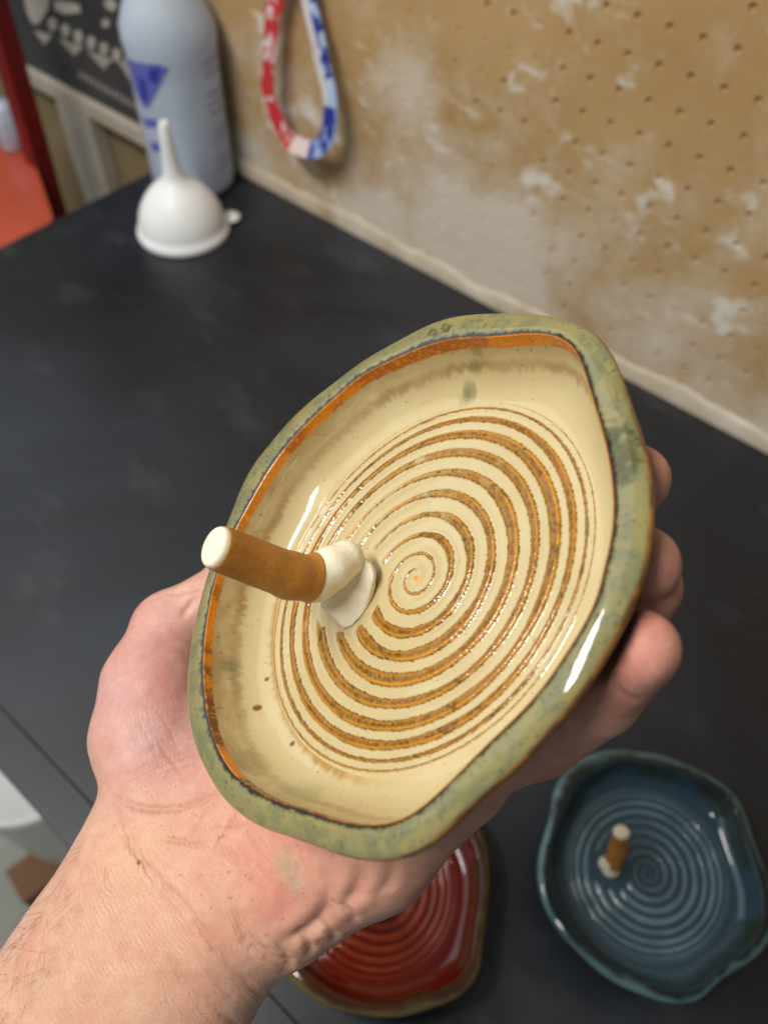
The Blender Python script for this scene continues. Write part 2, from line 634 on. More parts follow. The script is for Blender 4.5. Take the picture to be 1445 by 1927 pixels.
# ------------------------------------------------------------------ spray bottle
BX, BY = -0.556, -0.052
m_bottle = NT('translucent_bottle')
m_bottle.color(m_bottle.ramp(m_bottle.noise(25, 3), [(0.3, tuple(lin((214, 228, 246)))), (0.7, tuple(lin((230, 240, 252))))]))
m_bottle.set(Roughness=0.28, Transmission_Weight=0.42, IOR=1.25)
m_liquid = plain('cloudy_water', (206, 218, 236), 0.25, 0.08, 20, Transmission_Weight=0.45, IOR=1.15)
m_blue = plain('blue_print', (44, 62, 160), 0.5, 0.15, 90)
m_violet = plain('faded_violet_print', (96, 104, 184), 0.5, 0.15, 90)
bottle = link('spray_bottle', None, label='translucent spray bottle with blue print standing in the bench corner', cat='spray bottle')
bottle.location = (BX, BY, 0.0)
bottle.rotation_euler = (0, 0, 0)
R0 = 0.0475
prof = [(0, 0.0006), (R0 - 0.006, 0.0006), (R0 - 0.001, 0.004), (R0, 0.010), (R0, 0.150), (R0 + 0.0015, 0.160), (R0 + 0.001, 0.175), (R0 - 0.006, 0.192), (R0 - 0.016, 0.208), (R0 - 0.024, 0.222), (R0 - 0.030, 0.236), (0.0155, 0.243), (0.0155, 0.262), (0, 0.262)]
link('body', lathe_mesh('body', prof, 72), m_bottle.m, bottle)
link('collar', lathe_mesh('collar', [(0.0157, 0.246), (0.019, 0.246), (0.019, 0.270), (0.012, 0.275), (0, 0.275)], 48), m_white, bottle)
bm = bmesh.new()
for (lo, hi) in (((-0.012, -0.055, 0.2752), (0.012, 0.030, 0.300)), ((-0.008, -0.045, 0.235), (0.008, -0.035, 0.276))):
    g = bmesh.ops.create_cube(bm, size=1.0)
    for v in g['verts']:
        v.co = Vector([lo[i] + (v.co[i] + 0.5) * (hi[i] - lo[i]) for i in range(3)])
bmesh.ops.bevel(bm, geom=bm.edges[:], offset=0.003, segments=2, affect='EDGES')
me = bpy.data.meshes.new('trigger_head')
bm.to_mesh(me)
bm.free()
link('trigger_head', me, m_white, bottle)


def inpoly(x, y, poly):
    inside = False
    n = len(poly)
    for i in range(n):
        x1, y1 = poly[i]
        x2, y2 = poly[(i + 1) % n]
        if (y1 > y) != (y2 > y) and x < (x2 - x1) * (y - y1) / (y2 - y1) + x1:
            inside = not inside
    return inside


def decal(poly, mat, name, off=0.0006, step=0.0012):
    """poly in (arc mm, height mm) around the bottle, arc 0 = towards the camera"""
    d = math.atan2(CAM[1] - BY, CAM[0] - BX)
    V, Fc, idx = [], [], {}
    xs = [p[0] for p in poly]
    zs = [p[1] for p in poly]
    st = step * 1000

    def vid(i, j):
        if (i, j) not in idx:
            a = d + (i * st / 1000) / R0
            idx[(i, j)] = len(V)
            V.append(((R0 + off) * math.cos(a), (R0 + off) * math.sin(a), j * st / 1000))
        return idx[(i, j)]
    for i in range(int(min(xs) / st) - 1, int(max(xs) / st) + 2):
        for j in range(int(min(zs) / st) - 1, int(max(zs) / st) + 2):
            if inpoly((i + 0.5) * st, (j + 0.5) * st, poly):
                Fc.append((vid(i, j), vid(i + 1, j), vid(i + 1, j + 1), vid(i, j + 1)))
    me = bpy.data.meshes.new(name)
    me.from_pydata(V, [], Fc)
    me.update()
    return link(name, me, mat, bottle)


decal([(-60, 150), (-14, 154), (-6, 150), (-20, 130), (-36, 108), (-44, 104), (-58, 122)], m_violet, 'label_wing')
decal([(-26, 148), (-14, 149), (-22, 134), (-30, 138)], m_blue, 'label_wing', 0.0010)
decal([(-44, 138), (-34, 134), (-36, 114), (-46, 112)], m_blue, 'label_wing', 0.0010)
decal([(-52, 92), (-30, 96), (-28, 88), (-50, 82)], m_violet, 'label_text')
decal([(-48, 66), (-34, 70), (-32, 60), (-46, 56)], m_violet, 'label_text')
m_faint = plain('faint_violet_print', (176, 176, 206), 0.5, 0.1, 90)
for z0 in (150, 138, 118, 108, 98, 78, 68, 46, 36):
    x0 = 30 + random.uniform(-3, 3)
    while x0 < 56:
        w_ = random.uniform(3, 7)
        decal([(x0, z0), (x0 + w_, z0 - 0.4), (x0 + w_, z0 - 5), (x0, z0 - 4.6)], m_faint, 'label_text')
        x0 += w_ + 1.8
link('water', lathe_mesh('water', [(0, 0.005), (R0 - 0.004, 0.005), (R0 - 0.0022, 0.012), (R0 - 0.0022, 0.146), (0, 0.147)], 64), m_liquid, bottle)

# ------------------------------------------------------------------ funnel
fx, fy = -0.487, -0.128
fun = link('funnel', None, label='white plastic funnel turned upside down on the bench', cat='funnel')
fun.location = (fx, fy, 0)
fp = []
for z, r in [(0.0006, 0.0500), (0.004, 0.0510), (0.008, 0.0500), (0.0095, 0.0475), (0.016, 0.0468), (0.024, 0.0450), (0.032, 0.0418), (0.040, 0.0372), (0.048, 0.0308), (0.054, 0.0245), (0.059, 0.0178), (0.064, 0.0125), (0.070, 0.0098), (0.085, 0.0082), (0.105, 0.0064), (0.122, 0.0050)]:
    fp.append((r, z))
inner = [(r - 0.0013, z) for r, z in reversed(fp)]
link('cone', lathe_mesh('cone', fp + [(0.0043, 0.1232)] + inner, 72), m_white, fun)
bm = bmesh.new()
g = bmesh.ops.create_cone(bm, cap_ends=True, segments=28, radius1=0.0105, radius2=0.0100, depth=0.004)
me = bpy.data.meshes.new('hanging_tab')
bmesh.ops.bevel(bm, geom=[e for e in bm.edges if len(e.link_faces) == 2 and e.calc_face_angle(0) > 0.8], offset=0.0008, segments=2, affect='EDGES')
bm.to_mesh(me)
bm.free()
me.polygons.foreach_set('use_smooth', np.ones(len(me.polygons), bool))
tab = link('hanging_tab', me, m_white, fun)
tb = on_z(436, 408, 0.006)
dv = Vector((tb[0] - fx, tb[1] - fy, 0)).normalized() * 0.0545
tab.location = (dv.x, dv.y, 0.0062)

# ------------------------------------------------------------------ lanyard
lan_px = [(530, -60), (521, 0), (512, 25), (510, 66), (506, 100), (503, 150), (506, 183), (518, 216), (533, 246), (547, 266), (566, 277), (590, 281), (612, 266), (621, 233), (621, 191), (616, 158), (607, 125), (600, 83), (590, 42), (581, 0), (572, -60)]


def catmull(P, n):
    P = np.asarray(P, float)
    out = []
    for i in range(len(P) - 1):
        p0, p1, p2, p3 = P[max(i - 1, 0)], P[i], P[i + 1], P[min(i + 2, len(P) - 1)]
        for k in range(n):
            s = k / n
            out.append(0.5 * ((2 * p1) + (-p0 + p2) * s + (2 * p0 - 5 * p1 + 4 * p2 - p3) * s * s + (-p0 + 3 * p1 - 3 * p2 + p3) * s ** 3))
    out.append(P[-1])
    return np.array(out)


def build_lanyard():
    c = catmull(lan_px, 10)
    n = len(c)
    s = np.linspace(0, 1, n)
    depth = -0.012 - 0.016 * np.sin(np.pi * s)
    P = np.array([on_y(x, y, d) for (x, y), d in zip(c, depth)])
    T = np.gradient(P, axis=0)
    T /= np.linalg.norm(T, axis=1)[:, None]
    V, C = [], []
    W, NW = 0.0185, 10
    red, white, blue, pale = lin((196, 44, 46)), lin((216, 206, 200)), lin((32, 52, 150)), lin((176, 198, 226))
    for i in range(n):
        # ribbon width direction: mostly in the wall plane, edge-on at the fold
        tw = 0.25 + 0.85 * math.exp(-((s[i] - 0.50) / 0.07) ** 2)
        nrm = np.array([0.0, -math.cos(tw), math.sin(tw) * 0.6])
        w = np.cross(T[i], nrm)
        w /= np.linalg.norm(w)
        nn = np.cross(w, T[i])
        for side in (0, 1):
            for k in range(NW + 1):
                u = k / NW - 0.5
                V.append(P[i] + w * W * u + nn * (0.0007 if side else -0.0007))
                a = s[i]
                nz = fbm(a * 46, u * 4 + 9, 0, 3, 2)
                if a < 0.46:
                    cc = mixc(red, white, sstep(0.60, 0.76, nz + 0.30 * math.exp(-((a - 0.20) / 0.035) ** 2) + 0.26 * max(0, abs(u) * 2 - 0.62)))
                elif a < 0.535:
                    cc = mixc(red, white, 0.85)
                elif a < 0.69:
                    cc = mixc(blue, pale, 0.75 * sstep(0.56, 0.70, nz + 0.28 * max(0, u * 1.6)))
                else:
                    edge = sstep(-0.02, 0.10, u if False else -u)
                    blk = 1.0 if a < 0.765 else sstep(0.42, 0.52, vnoise(a * 60, u * 3.2, 0, 5))
                    cc = mixc(blue, pale, blk)
                    cc = mixc(cc, white, edge * 0.9)
                C.append(cc)
    V, C = np.array(V), np.array(C)
    m = (NW + 1) * 2
    Fc = []
    for i in range(n - 1):
        for side in (0, 1):
            for k in range(NW):
                b = i * m + side * (NW + 1) + k
                q = (b, b + 1, b + m + 1, b + m)
                Fc.append(q if side else q[::-1])
        for k in (0, NW):
            b = i * m + k
            Fc.append((b, b + NW + 1, b + m + NW + 1, b + m))
    me = mesh_np('strap', V, np.array(Fc))
    add_color(me, C)
    return me


m_lan = NT('printed_webbing')
m_lan.color(m_lan.attr('tint'))
m_lan.set(Roughness=0.7)
m_lan.normal(m_lan.bump(m_lan.noise(900, 2), 0.3, 0.0004))
lan = link('lanyard', None, label='red and blue printed lanyard strap looped on the pegboard', cat='lanyard')
link('strap', build_lanyard(), m_lan.m, lan)
hk = on_y(551, -62, -0.01)
me = lathe_mesh('hook', [(0, -0.030), (0.0028, -0.030), (0.0028, 0.012), (0, 0.012)], 16)
hook = link('peg_hook', me, plain('steel_hook', (150, 150, 150), 0.3, Metallic=1.0), label='small steel peg hook holding the looped lanyard', cat='hook')
hook.location = (hk[0], -0.004, hk[2])
hook.rotation_euler = (math.radians(-90), 0, 0)

# ------------------------------------------------------------------ glazed dish generator
# dish frame in millimetres: u (image right), v (image down), h up out of the dish floor.
Z0 = 0.190
Nn = np.array([0.615, 0.445, 0.65])
Nn /= np.linalg.norm(Nn)
DC = Z0 * np.array([(782 - CX) / F, (1087 - CY) / F, 1.0])
E1 = np.cross([0, 1, 0], Nn)
E1 /= np.linalg.norm(E1)
E2 = np.cross(Nn, E1)


def px_to_dish(px, py, h=0.0):
    d = np.array([(px - CX) / F, (py - CY) / F, 1.0])
    q = d * ((DC @ Nn - h / 1000.0) / (d @ Nn)) - DC
    return np.array([q @ E1, q @ E2]) * 1000.0


def px_to_dish3(px, py, h=0.0):
    a = px_to_dish(px, py, h)
    return np.array([a[0], a[1], h])


OUT = [(942, 591), (996, 592), (1050, 599), (1093, 612), (1122, 630), (1143, 654), (1158, 682), (1169, 708), (1179, 744), (1194, 780), (1208, 826), (1219, 869), (1226, 920), (1227, 974), (1221, 1035), (1208, 1091), (1184, 1151), (1154, 1207), (1116, 1274), (1079, 1327), (1042, 1368), (1004, 1409), (978, 1442), (944, 1465), (892, 1513), (855, 1551), (817, 1583), (780, 1609), (728, 1618), (693, 1620), (641, 1609), (590, 1589), (538, 1571), (486, 1554), (461, 1537), (427, 1509), (399, 1468), (378, 1426), (361, 1374), (355, 1315), (358, 1253), (368, 1184), (382, 1125), (404, 1055), (434, 978), (451, 930), (475, 881), (513, 833), (551, 788), (590, 753), (635, 719), (690, 677), (745, 646), (794, 619), (834, 602), (888, 593)]
INN = [(924, 634), (996, 627), (1046, 630), (1068, 645), (1086, 664), (1100, 700), (1111, 740), (1122, 776), (1134, 815), (1145, 866), (1152, 920), (1154, 974), (1147, 1028), (1134, 1071), (1128, 1110), (1105, 1162), (1071, 1218), (1034, 1274), (989, 1330), (937, 1379), (885, 1431), (862, 1456), (817, 1497), (785, 1526), (745, 1547), (693, 1552), (641, 1547), (590, 1528), (524, 1509), (475, 1485), (437, 1454), (410, 1409), (392, 1357), (385, 1305), (382, 1246), (385, 1201), (392, 1149), (402, 1100), (423, 1040), (448, 985), (475, 937), (503, 888), (538, 840), (579, 795), (628, 750), (676, 708), (738, 677), (780, 658), (827, 642)]
HI, HO = 15.0, 12.8


def radius_fn(pts, h):
    q = np.array([px_to_dish(x, y, h) for x, y in pts])
    r, p = np.hypot(q[:, 0], q[:, 1]), np.arctan2(q[:, 1], q[:, 0])
    o = np.argsort(p)
    p, r = p[o], r[o]
    g = np.linspace(-np.pi, np.pi, 721)[:-1]
    R = np.interp(g, p, r, period=2 * np.pi)
    Ft = np.fft.rfft(R)
    k = np.arange(len(Ft))
    R = np.fft.irfft(Ft * np.exp(-(k / 26.0) ** 4), len(R))
    return lambda psi: np.interp(psi, g, R, period=2 * np.pi)


R_in = radius_fn(INN, HI)
R_out = radius_fn(OUT, HO)

SP = [-0.04334225806, 0.40718863305, 4.42956189189, 5.11874534972]
SH = [-0.0207649088, -0.0264685752, -0.0166985185, -0.0239283678]
_tt = np.linspace(-0.95, 9.6, 1500)
_rr = np.polyval(SP, np.minimum(_tt, 9.35)) + np.maximum(_tt - 9.35, 0) * 2.2


def spiral_coords(u, v):
    """-> winding value t at that radius and the nearest turn index distance (in turns)"""
    r = np.hypot(u, v)
    psi = np.arctan2(v, u)
    w = np.clip((r / 46.0), 0, 1) ** 2
    rc = r / (1 + w * (SH[0] * np.cos(psi) + SH[1] * np.sin(psi) + SH[2] * np.cos(2 * psi) + SH[3] * np.sin(2 * psi)))
    t = np.interp(rc, _rr, _tt)
    p2 = np.where(psi < 0, psi + 2 * np.pi, psi) / (2 * np.pi)
    ph = t + p2                       # integer on the band centre
    k = np.round(ph)
    dt = ph - k
    return t, k, dt, psi, k - p2


WTAB_T = [-1, -0.2, 0.3, 0.7, 1.2, 2, 3, 4, 5, 6, 7, 7.8, 8.3, 9.4]
WTAB_W = [.10, .12, .12, .20, .39, .43, .47, .49, .42, .50, .45, .28, .26, .20]

BUTT_C = px_to_dish(655, 1112, 0)

SAGE, SAGE2 = lin((132, 127, 88)), lin((142, 132, 84))


def dish_mesh(name, scheme, na=900, dr=0.2, smooth_r=False):
    psi = np.linspace(-np.pi, np.pi, na + 1)[:-1]
    Ri, Ro = R_in(psi), R_out(psi)
    if scheme != 'cream':
        ph_ = 0.7 if scheme == 'teal' else 2.4
        lob = 1.9 * np.sin((5 if scheme == 'teal' else 4) * psi + ph_) + 1.0 * np.sin(3 * psi + 2.0 * ph_)
        Ri, Ro = Ri + 0.5 * lob, Ro + lob
    sc = Ri / Ri.mean()
    Rf = 46.9 * (0.35 * sc + 0.65)
    rows = []              # each row: (r array, h array, zone id, param)
    nf = int(46.9 / dr)
    for i in range(nf + 1):
        rows.append((Rf * (i / nf), np.zeros(na), 0, i / nf))
    nw = max(int(20 / dr / 1.0), 12)
    for i in range(1, nw + 1):
        q = i / nw
        a = q * np.pi / 2 * 0.96
        rows.append((Rf + (Ri - 0.2 - Rf) * np.sin(a) / np.sin(np.pi / 2 * 0.96), HI * (1 - np.cos(a)) / (1 - np.cos(np.pi / 2 * 0.96)) * 0.985, 1, q))
    nl = max(int(11 / dr), 10)
    wl = Ro - Ri
    for i in range(1, nl + 1):
        q = i / nl
        # convex lip: small roll at the inner edge, crest, long fall to the outer edge
        hh = HI * 0.985 + 0.45 * np.sin(np.pi * min(q / 0.30, 1.0) / 2) - (HI * 0.985 + 0.45 - HO) * max(0, (q - 0.12) / 0.88) ** 1.55
        rows.append((Ri - 0.2 + (wl + 0.2) * (0.03 + 0.97 * np.sin(q * np.pi / 2 * 0.93) / np.sin(np.pi / 2 * 0.93)), np.full(na, hh), 2, q))
    for i in range(1, 9):
        q = i / 8
        a = q * np.pi * 0.75
        rows.append((Ro + 0.35 * np.sin(a) - 1.3 * (1 - np.cos(a)), np.full(na, HO - 0.2 - 2.2 * np.sin(a * 0.66)), 3, q))
    r_s, h_s = rows[-1][0], rows[-1][1]
    for i in range(1, 25):
        q = i / 24
        rows.append((r_s + (44.0 - r_s) * q ** 1.6, h_s * (1 - q) + (-6.5) * q, 4, q))
    for r, h in ((43.4, -7.6), (42.6, -8.0), (39.5, -8.0), (38.7, -7.6), (38.2, -6.3), (20.0, -6.3), (0.0, -6.3)):
        rows.append((np.full(na, r), np.full(na, h), 5, 0.0))
    nr = len(rows)
    r = np.array([x[0] for x in rows])
    h = np.array([np.zeros(na) + x[1] for x in rows])
    zone = np.repeat(np.array([x[2] for x in rows])[:, None], na, 1)
    q = np.repeat(np.array([x[3] for x in rows])[:, None], na, 1)
    ps = np.repeat(psi[None, :], nr, 0)
    u, v = r * np.cos(ps), r * np.sin(ps)

    # ---- spiral throwing ridges
    t, k, dt, _, tc = spiral_coords(u, v)
    floor = (zone == 0) | ((zone == 1) & (q < 0.30))
    ul = np.exp(-((np.mod(ps + 2.45 + np.pi, 2 * np.pi) - np.pi) / 0.95) ** 2)     # towards the upper left
    wid = np.interp(tc, WTAB_T, WTAB_W)
    wid = wid * (1 - (0.45 * sstep(5.8, 4.8, tc) + 0.25) * ul * (tc > 1.2))
    wob = 0.10 * (fbm(u * 0.22, v * 0.22, 0, 11, 2) - 0.5)
    fine = 0.16 * (vnoise(u * 2.3, v * 2.3, 0, 4) - 0.5)
    hwid = wid * 0.5 * (1 + 0.9 * (fbm(np.cos(ps) * 1.6 + tc * 3.1, np.sin(ps) * 1.6, tc * 1.7, 13, 2) - .5) + wob + fine)
    live = (tc > -0.80) & (tc < 9.22)
    db = np.hypot(u - BUTT_C[0] - 0.8, v - BUTT_C[1])
    dbn = db + 2.0 * (vnoise(u * 0.5, v * 0.5, 0, 8) - 0.5)
    clear = sstep(11.2, 12.2, dbn) if scheme != 'none' else np.ones_like(db)
    clear = np.where(tc > 5.2, 1.0, clear)
    endf = sstep(-0.80, -0.6, tc) * sstep(9.25, 9.12, tc)
    pitch = np.interp(tc, [0, 5, 7, 8, 9], [5.0, 5.3, 4.2, 3.2, 2.0])
    dmm = (np.abs(dt) - hwid) * pitch                 # >0 outside the band, mm
    band = sstep(0.10, -0.14, dmm) * clear * endf * floor * live
    ridge = sstep(0.55, -0.75, dmm) * clear * endf * floor * live
    lump = fbm(u * 1.6, v * 1.6, 0, 21, 2) - 0.5
    hr = 0.80 * ridge * np.interp(tc, [-1, 0, 1, 7, 8, 9], [.45, .5, .8, 1.0, .75, .55]) + band * (0.16 * lump)
    # cream runs lie slightly hollow
    hr = hr - 0.10 * np.cos(2 * np.pi * dt) * floor * (t < 9)
    fade = sstep(46.9, 45.9, r) if False else 1.0
    h = h + hr * fade
    # gentle waviness of hand-thrown lip
    wavy = (fbm(np.cos(ps) * 2.2, np.sin(ps) * 2.2, 3.0, 31, 2) - 0.5)
    h = h + np.where(zone >= 2, 0, 0) + np.where((zone == 2), 0.25 * wavy * np.sin(np.pi * q), 0)

    col_ = np.zeros(r.shape + (3,))
    gold = np.zeros(r.shape)
    if scheme == 'cream':
        cream, cream2 = lin((196, 180, 136)), lin((188, 168, 120))
        col_[:] = mixc(cream + 0 * col_, cream2 + 0 * col_, fbm(u * 0.09, v * 0.09, 0, 41, 3))
        # ochre bands
        tan, brown, amber, dk = lin((140, 98, 36)), lin((104, 68, 16)), lin((206, 140, 26)), lin((62, 40, 16))
        nse = fbm(u * 1.1, v * 1.1, 0, 51, 3)
        fill = mixc(tan + 0 * col_, brown + 0 * col_, sstep(0.38, 0.62, nse))
        fill = mixc(fill, lin((144, 96, 46)) + 0 * col_, 0.6 * sstep(0.52, 0.68, fbm(u * .16, v * .16, 2, 52, 2)))
        # centre of a band lets cream through where the ridge is broad, mostly upper left of the middle turns
        bpos = dt / np.maximum(hwid, 1e-3)
        thin_mid = np.clip((1 - np.abs(bpos)) * 1.6, 0, 1) * sstep(1.5, 2.2, tc) * sstep(5.6, 4.9, tc)
        see = thin_mid * np.clip(0.10 + 0.9 * ul, 0, 1) * sstep(0.40, 0.60, fbm(u * 0.7, v * 0.7, 0, 61, 2) + 0.22 * ul)
        fill = mixc(fill, lin((180, 160, 104)) + 0 * col_, np.clip(see, 0, 0.9))
        # gilded edges
        edge_in = np.exp(-((bpos + 0.72) / 0.34) ** 2) * (0.55 + 0.45 * ul)
        edge_out = np.exp(-((bpos - 0.70) / 0.34) ** 2) * (1 - 0.6 * ul * (tc < 5.5))
        one = sstep(0.30, 0.18, wid)
        ed = np.maximum(np.maximum(edge_in, edge_out), one)
        ed = ed * sstep(0.25, 0.50, vnoise(ps * r * 0.55, tc * 7, 0, 71) + 0.25 * (1 - ul))
        gold = band * np.clip(ed, 0, 1)
        fill = mixc(fill, amber + 0 * col_, np.clip(ed * (0.55 + 0.5 * nse), 0, 1))
        # cross breaks where the cream has run over the ridge (upper left)
        brk = sstep(0.70, 0.78, vnoise(ps * 9.0, tc * 1.0, 0, 72)) * ul * (tc > 1.4) * (tc < 5.6)
        band_c = band * (1 - 0.85 * brk)
        col_ = mixc(col_, fill, band_c)
        col_ = mixc(col_, amber + 0 * col_, np.where(zone == 0, sstep(0.9, 0.6, np.hypot(u - .2, v - .1)), 0))
        # dark whiskers along both margins
        wh = vnoise(ps * np.maximum(r, 2) * 2.4, tc * 3, 0, 81)
        wlen = 0.05 + 0.85 * np.clip(wh - 0.42, 0, 1)
        whisk = sstep(wlen, wlen * 0.25, dmm) * sstep(-0.28, -0.05, dmm) * clear * endf * floor * live
        whisk = whisk * np.interp(tc, [-1, 1, 8, 9], [0.9, 0.9, 0.75, 0.5])
        col_ = mixc(col_, dk + 0 * col_, np.clip(whisk * (0.45 + 0.5 * sstep(.35, .6, wh)), 0, 0.82))
        # ochre wash just outside the last turn (left and bottom)
        ang = np.mod(ps, 2 * np.pi)
        wash_a = np.exp(-((ang - 2.75) / 0.75) ** 2) + 0.9 * np.exp(-((ang - 1.75) / 0.28) ** 2) + 0.35 * np.exp(-((ang - 4.4) / 0.4) ** 2)
        out_r = r - np.interp(9 - np.where(ps < 0, ps + 2 * np.pi, ps) / (2 * np.pi), _tt, _rr)
        streak = vnoise(ps * 44, r * 0.25, 0, 91)
        wmask = sstep(0.0, 0.4, out_r) * sstep(3.3 + 1.4 * (streak - 0.5), 1.6, out_r) * (r > 43) * (zone <= 1) * (q < 0.6)
        col_ = mixc(col_, lin((164, 126, 66)) + 0 * col_, np.clip(wmask * wash_a * (0.55 + 0.5 * streak), 0, 0.85))

        # wall: brown haze below the orange band
        wz = zone == 1
        st1 = vnoise(ps * 60, q * 3.0, 0, 101)
        st2 = fbm(np.cos(ps) * 5, np.sin(ps) * 5, q * 2, 102, 2)
        haze = sstep(0.50, 0.60, q + 0.10 * (st1 - .5)) * sstep(0.72, 0.62, q + 0.04 * (st1 - .5)) * (0.7 + 0.4 * sstep(0.40, 0.62, st2))
        top_ang = np.exp(-((np.mod(ps - (-1.35) + np.pi, 2 * np.pi) - np.pi) / 1.0) ** 2)
        left_ang = np.exp(-((np.mod(ps - 2.95 + np.pi, 2 * np.pi) - np.pi) / 0.9) ** 2)
        col_ = mixc(col_, lin((132, 96, 52)) + 0 * col_, np.where(wz, np.clip(haze * (0.28 + 0.26 * top_ang + 0.36 * left_ang), 0, .75), 0))
        haze2 = sstep(0.42, 0.85, q) * (0.25 + 0.75 * sstep(0.3, 0.7, fbm(np.cos(ps) * 9, np.sin(ps) * 9, q * 6, 103, 3)))
        col_ = mixc(col_, lin((158, 126, 68)) + 0 * col_, np.where(wz, haze2 * (0.30 + 0.55 * left_ang), 0))
        # orange band at the head of the wall
        bw = 0.900 - 0.055 * top_ang + 0.02 * (st1 - .5)
        ob = sstep(bw - 0.012, bw + 0.014, q) * wz
        orange, rust, umber = lin((222, 130, 10)), lin((156, 78, 22)), lin((92, 52, 26))
        on = fbm(np.cos(ps) * 7, np.sin(ps) * 7, q * 3, 111, 3)
        oc = mixc(orange + 0 * col_, rust + 0 * col_, 0.7 * sstep(0.52, 0.68, on))
        lowleft = np.exp(-((np.mod(ps - 2.1 + np.pi, 2 * np.pi) - np.pi) / 0.9) ** 2)
        oc = mixc(oc, umber + 0 * col_, np.clip(lowleft * sstep(0.36, 0.60, fbm(np.cos(ps) * 12, np.sin(ps) * 12, 4, 112, 2) + 0.08) * 1.0, 0, .9))
        oc = mixc(oc, lin((232, 160, 50)) + 0 * col_, 0.5 * sstep(0.62, 0.80, vnoise(ps * 95, q * 26, 0, 113)))
        col_ = mixc(col_, oc, ob)
        gold = np.maximum(gold, 0.8 * ob)
        # green stains that ran down the wall
        for sx, sy, sh, rad, am in ((884, 700, 7, 3.0, .8), (876, 738, 3, 3.2, .7), (890, 668, 11, 2.4, .7), (868, 748, 2, 2.6, .5), (424, 1262, 7, 4.0, .6), (420, 1180, 8, 2.6, .45), (445, 1130, 5, 3.0, .3), (560, 1490, 7, 6.0, .3), (470, 1440, 8, 5.0, .3)):
            s = px_to_dish3(sx, sy, sh)
            d2 = np.sqrt((u - s[0]) ** 2 + (v - s[1]) ** 2 + (h - s[2]) ** 2)
            col_ = mixc(col_, lin((104, 108, 72)) + 0 * col_, np.where((zone <= 1) & (ob < .5), am * sstep(rad * 1.25, rad * 0.5, d2 + 1.2 * (st1 - .5)), 0))
        # lip
        lz = zone == 2
        gn = fbm(np.cos(ps) * 8, np.sin(ps) * 8, q * 1.2, 121, 3)
        lip = mixc(SAGE + 0 * col_, SAGE2 + 0 * col_, sstep(0.40, 0.70, gn))
        lip = mixc(lip, lin((104, 110, 82)) + 0 * col_, 0.5 * sstep(0.50, 0.66, fbm(np.cos(ps) * 16, np.sin(ps) * 16, q * 3, 122, 2)))
        spk = vnoise(ps * 150, q * 7, 0, 123)
        dens = sstep(0.35, 0.65, fbm(np.cos(ps) * 6, np.sin(ps) * 6, q * 3, 124, 2))
        lip = mixc(lip, lin((72, 80, 66)) + 0 * col_, 0.55 * sstep(0.80, 0.92, spk + 0.10 * dens - 0.04))
        for sx, sy, rad in ((1165, 850, 5.5), (1155, 815, 4.0), (1172, 890, 4.0), (835, 622, 3.0), (815, 630, 2.4), (1112, 1140, 3.0)):
            s = px_to_dish3(sx, sy, 15)
            d2 = np.hypot(u - s[0], v - s[1]) + 3.0 * (vnoise(u * .8, v * .8, 0, 125) - .5)
            lip = mixc(lip, lin((62, 66, 36)) + 0 * col_, 0.7 * sstep(rad, rad * 0.3, d2))
        jag = 0.05 * (vnoise(ps * 120, 0, 0, 126) - .5) + 0.05 * (vnoise(ps * 40, 0, 0, 127) - .5)
        dark_edge = sstep(0.13, 0.05, q + jag)
        lip = mixc(lip, lin((34, 32, 34)) + 0 * col_, dark_edge * 0.92)
        rim_edge = sstep(0.82 + 0.06 * np.cos(ps - 2.6), 0.93, q + 0.10 * (fbm(np.cos(ps) * 10, np.sin(ps) * 10, 0, 128, 2) - .5))
        edge_c = mixc(lin((158, 110, 50)) + 0 * col_, lin((112, 70, 36)) + 0 * col_, sstep(.4, .65, fbm(np.cos(ps) * 14, np.sin(ps) * 14, 0, 129, 2)))
        lip = mixc(lip, edge_c, rim_edge * 0.9)
        col_ = np.where(lz[..., None], lip, col_)
        un = fbm(np.cos(ps) * 12, np.sin(ps) * 12, q * 4, 131, 2)
        col_ = np.where((zone == 3)[..., None], mixc(lin((148, 98, 44)) + 0 * col_, lin((70, 52, 38)) + 0 * col_, sstep(0.1, 0.6, q)), col_)
        col_ = np.where((zone == 4)[..., None], mixc(lin((62, 54, 44)) + 0 * col_, lin((88, 76, 58)) + 0 * col_, un), col_)
        col_ = np.where((zone == 5)[..., None], lin((196, 182, 150)) + 0 * col_, col_)
        # freckles
        fr = vnoise(u * 1.9, v * 1.9, 7, 141)
        col_ = mixc(col_, lin((120, 88, 44)) + 0 * col_, np.where(zone <= 1, 0.7 * sstep(0.955, 0.985, fr), 0))
        for sx, sy, sh, rad in ((487, 1333, 2, 1.1), (549, 1399, 0.5, 0.9), (500, 1277, 1, .8)):
            s = px_to_dish(sx, sy, sh)
            col_ = mixc(col_, lin((120, 82, 34)) + 0 * col_, np.where(zone <= 1, sstep(rad, rad * .6, np.hypot(u - s[0], (v - s[1]))), 0))
    else:
        if scheme == 'teal':
            deep, ridge_c, lipc, lipd, edge = lin((48, 72, 86)), lin((116, 142, 152)), lin((86, 116, 116)), lin((24, 36, 42)), lin((50, 54, 34))
        else:
            deep, ridge_c, lipc, lipd, edge = lin((88, 18, 7)), lin((134, 52, 20)), lin((98, 84, 48)), lin((64, 36, 20)), lin((70, 50, 20))
        nz = fbm(u * .12, v * .12, 0, 201, 3)
        col_[:] = deep
        col_ = mixc(col_, ridge_c + 0 * col_, np.clip(ridge * 0.75 * (0.5 + nz), 0, 1))
        stn = fbm(np.cos(ps) * 5.0, np.sin(ps) * 5.0, q * 1.6, 202, 4)
        col_ = mixc(col_, edge + 0 * col_, np.where(zone == 1, 0.8 * sstep(0.46, 0.60, stn) * sstep(0.2, 0.7, q), 0))
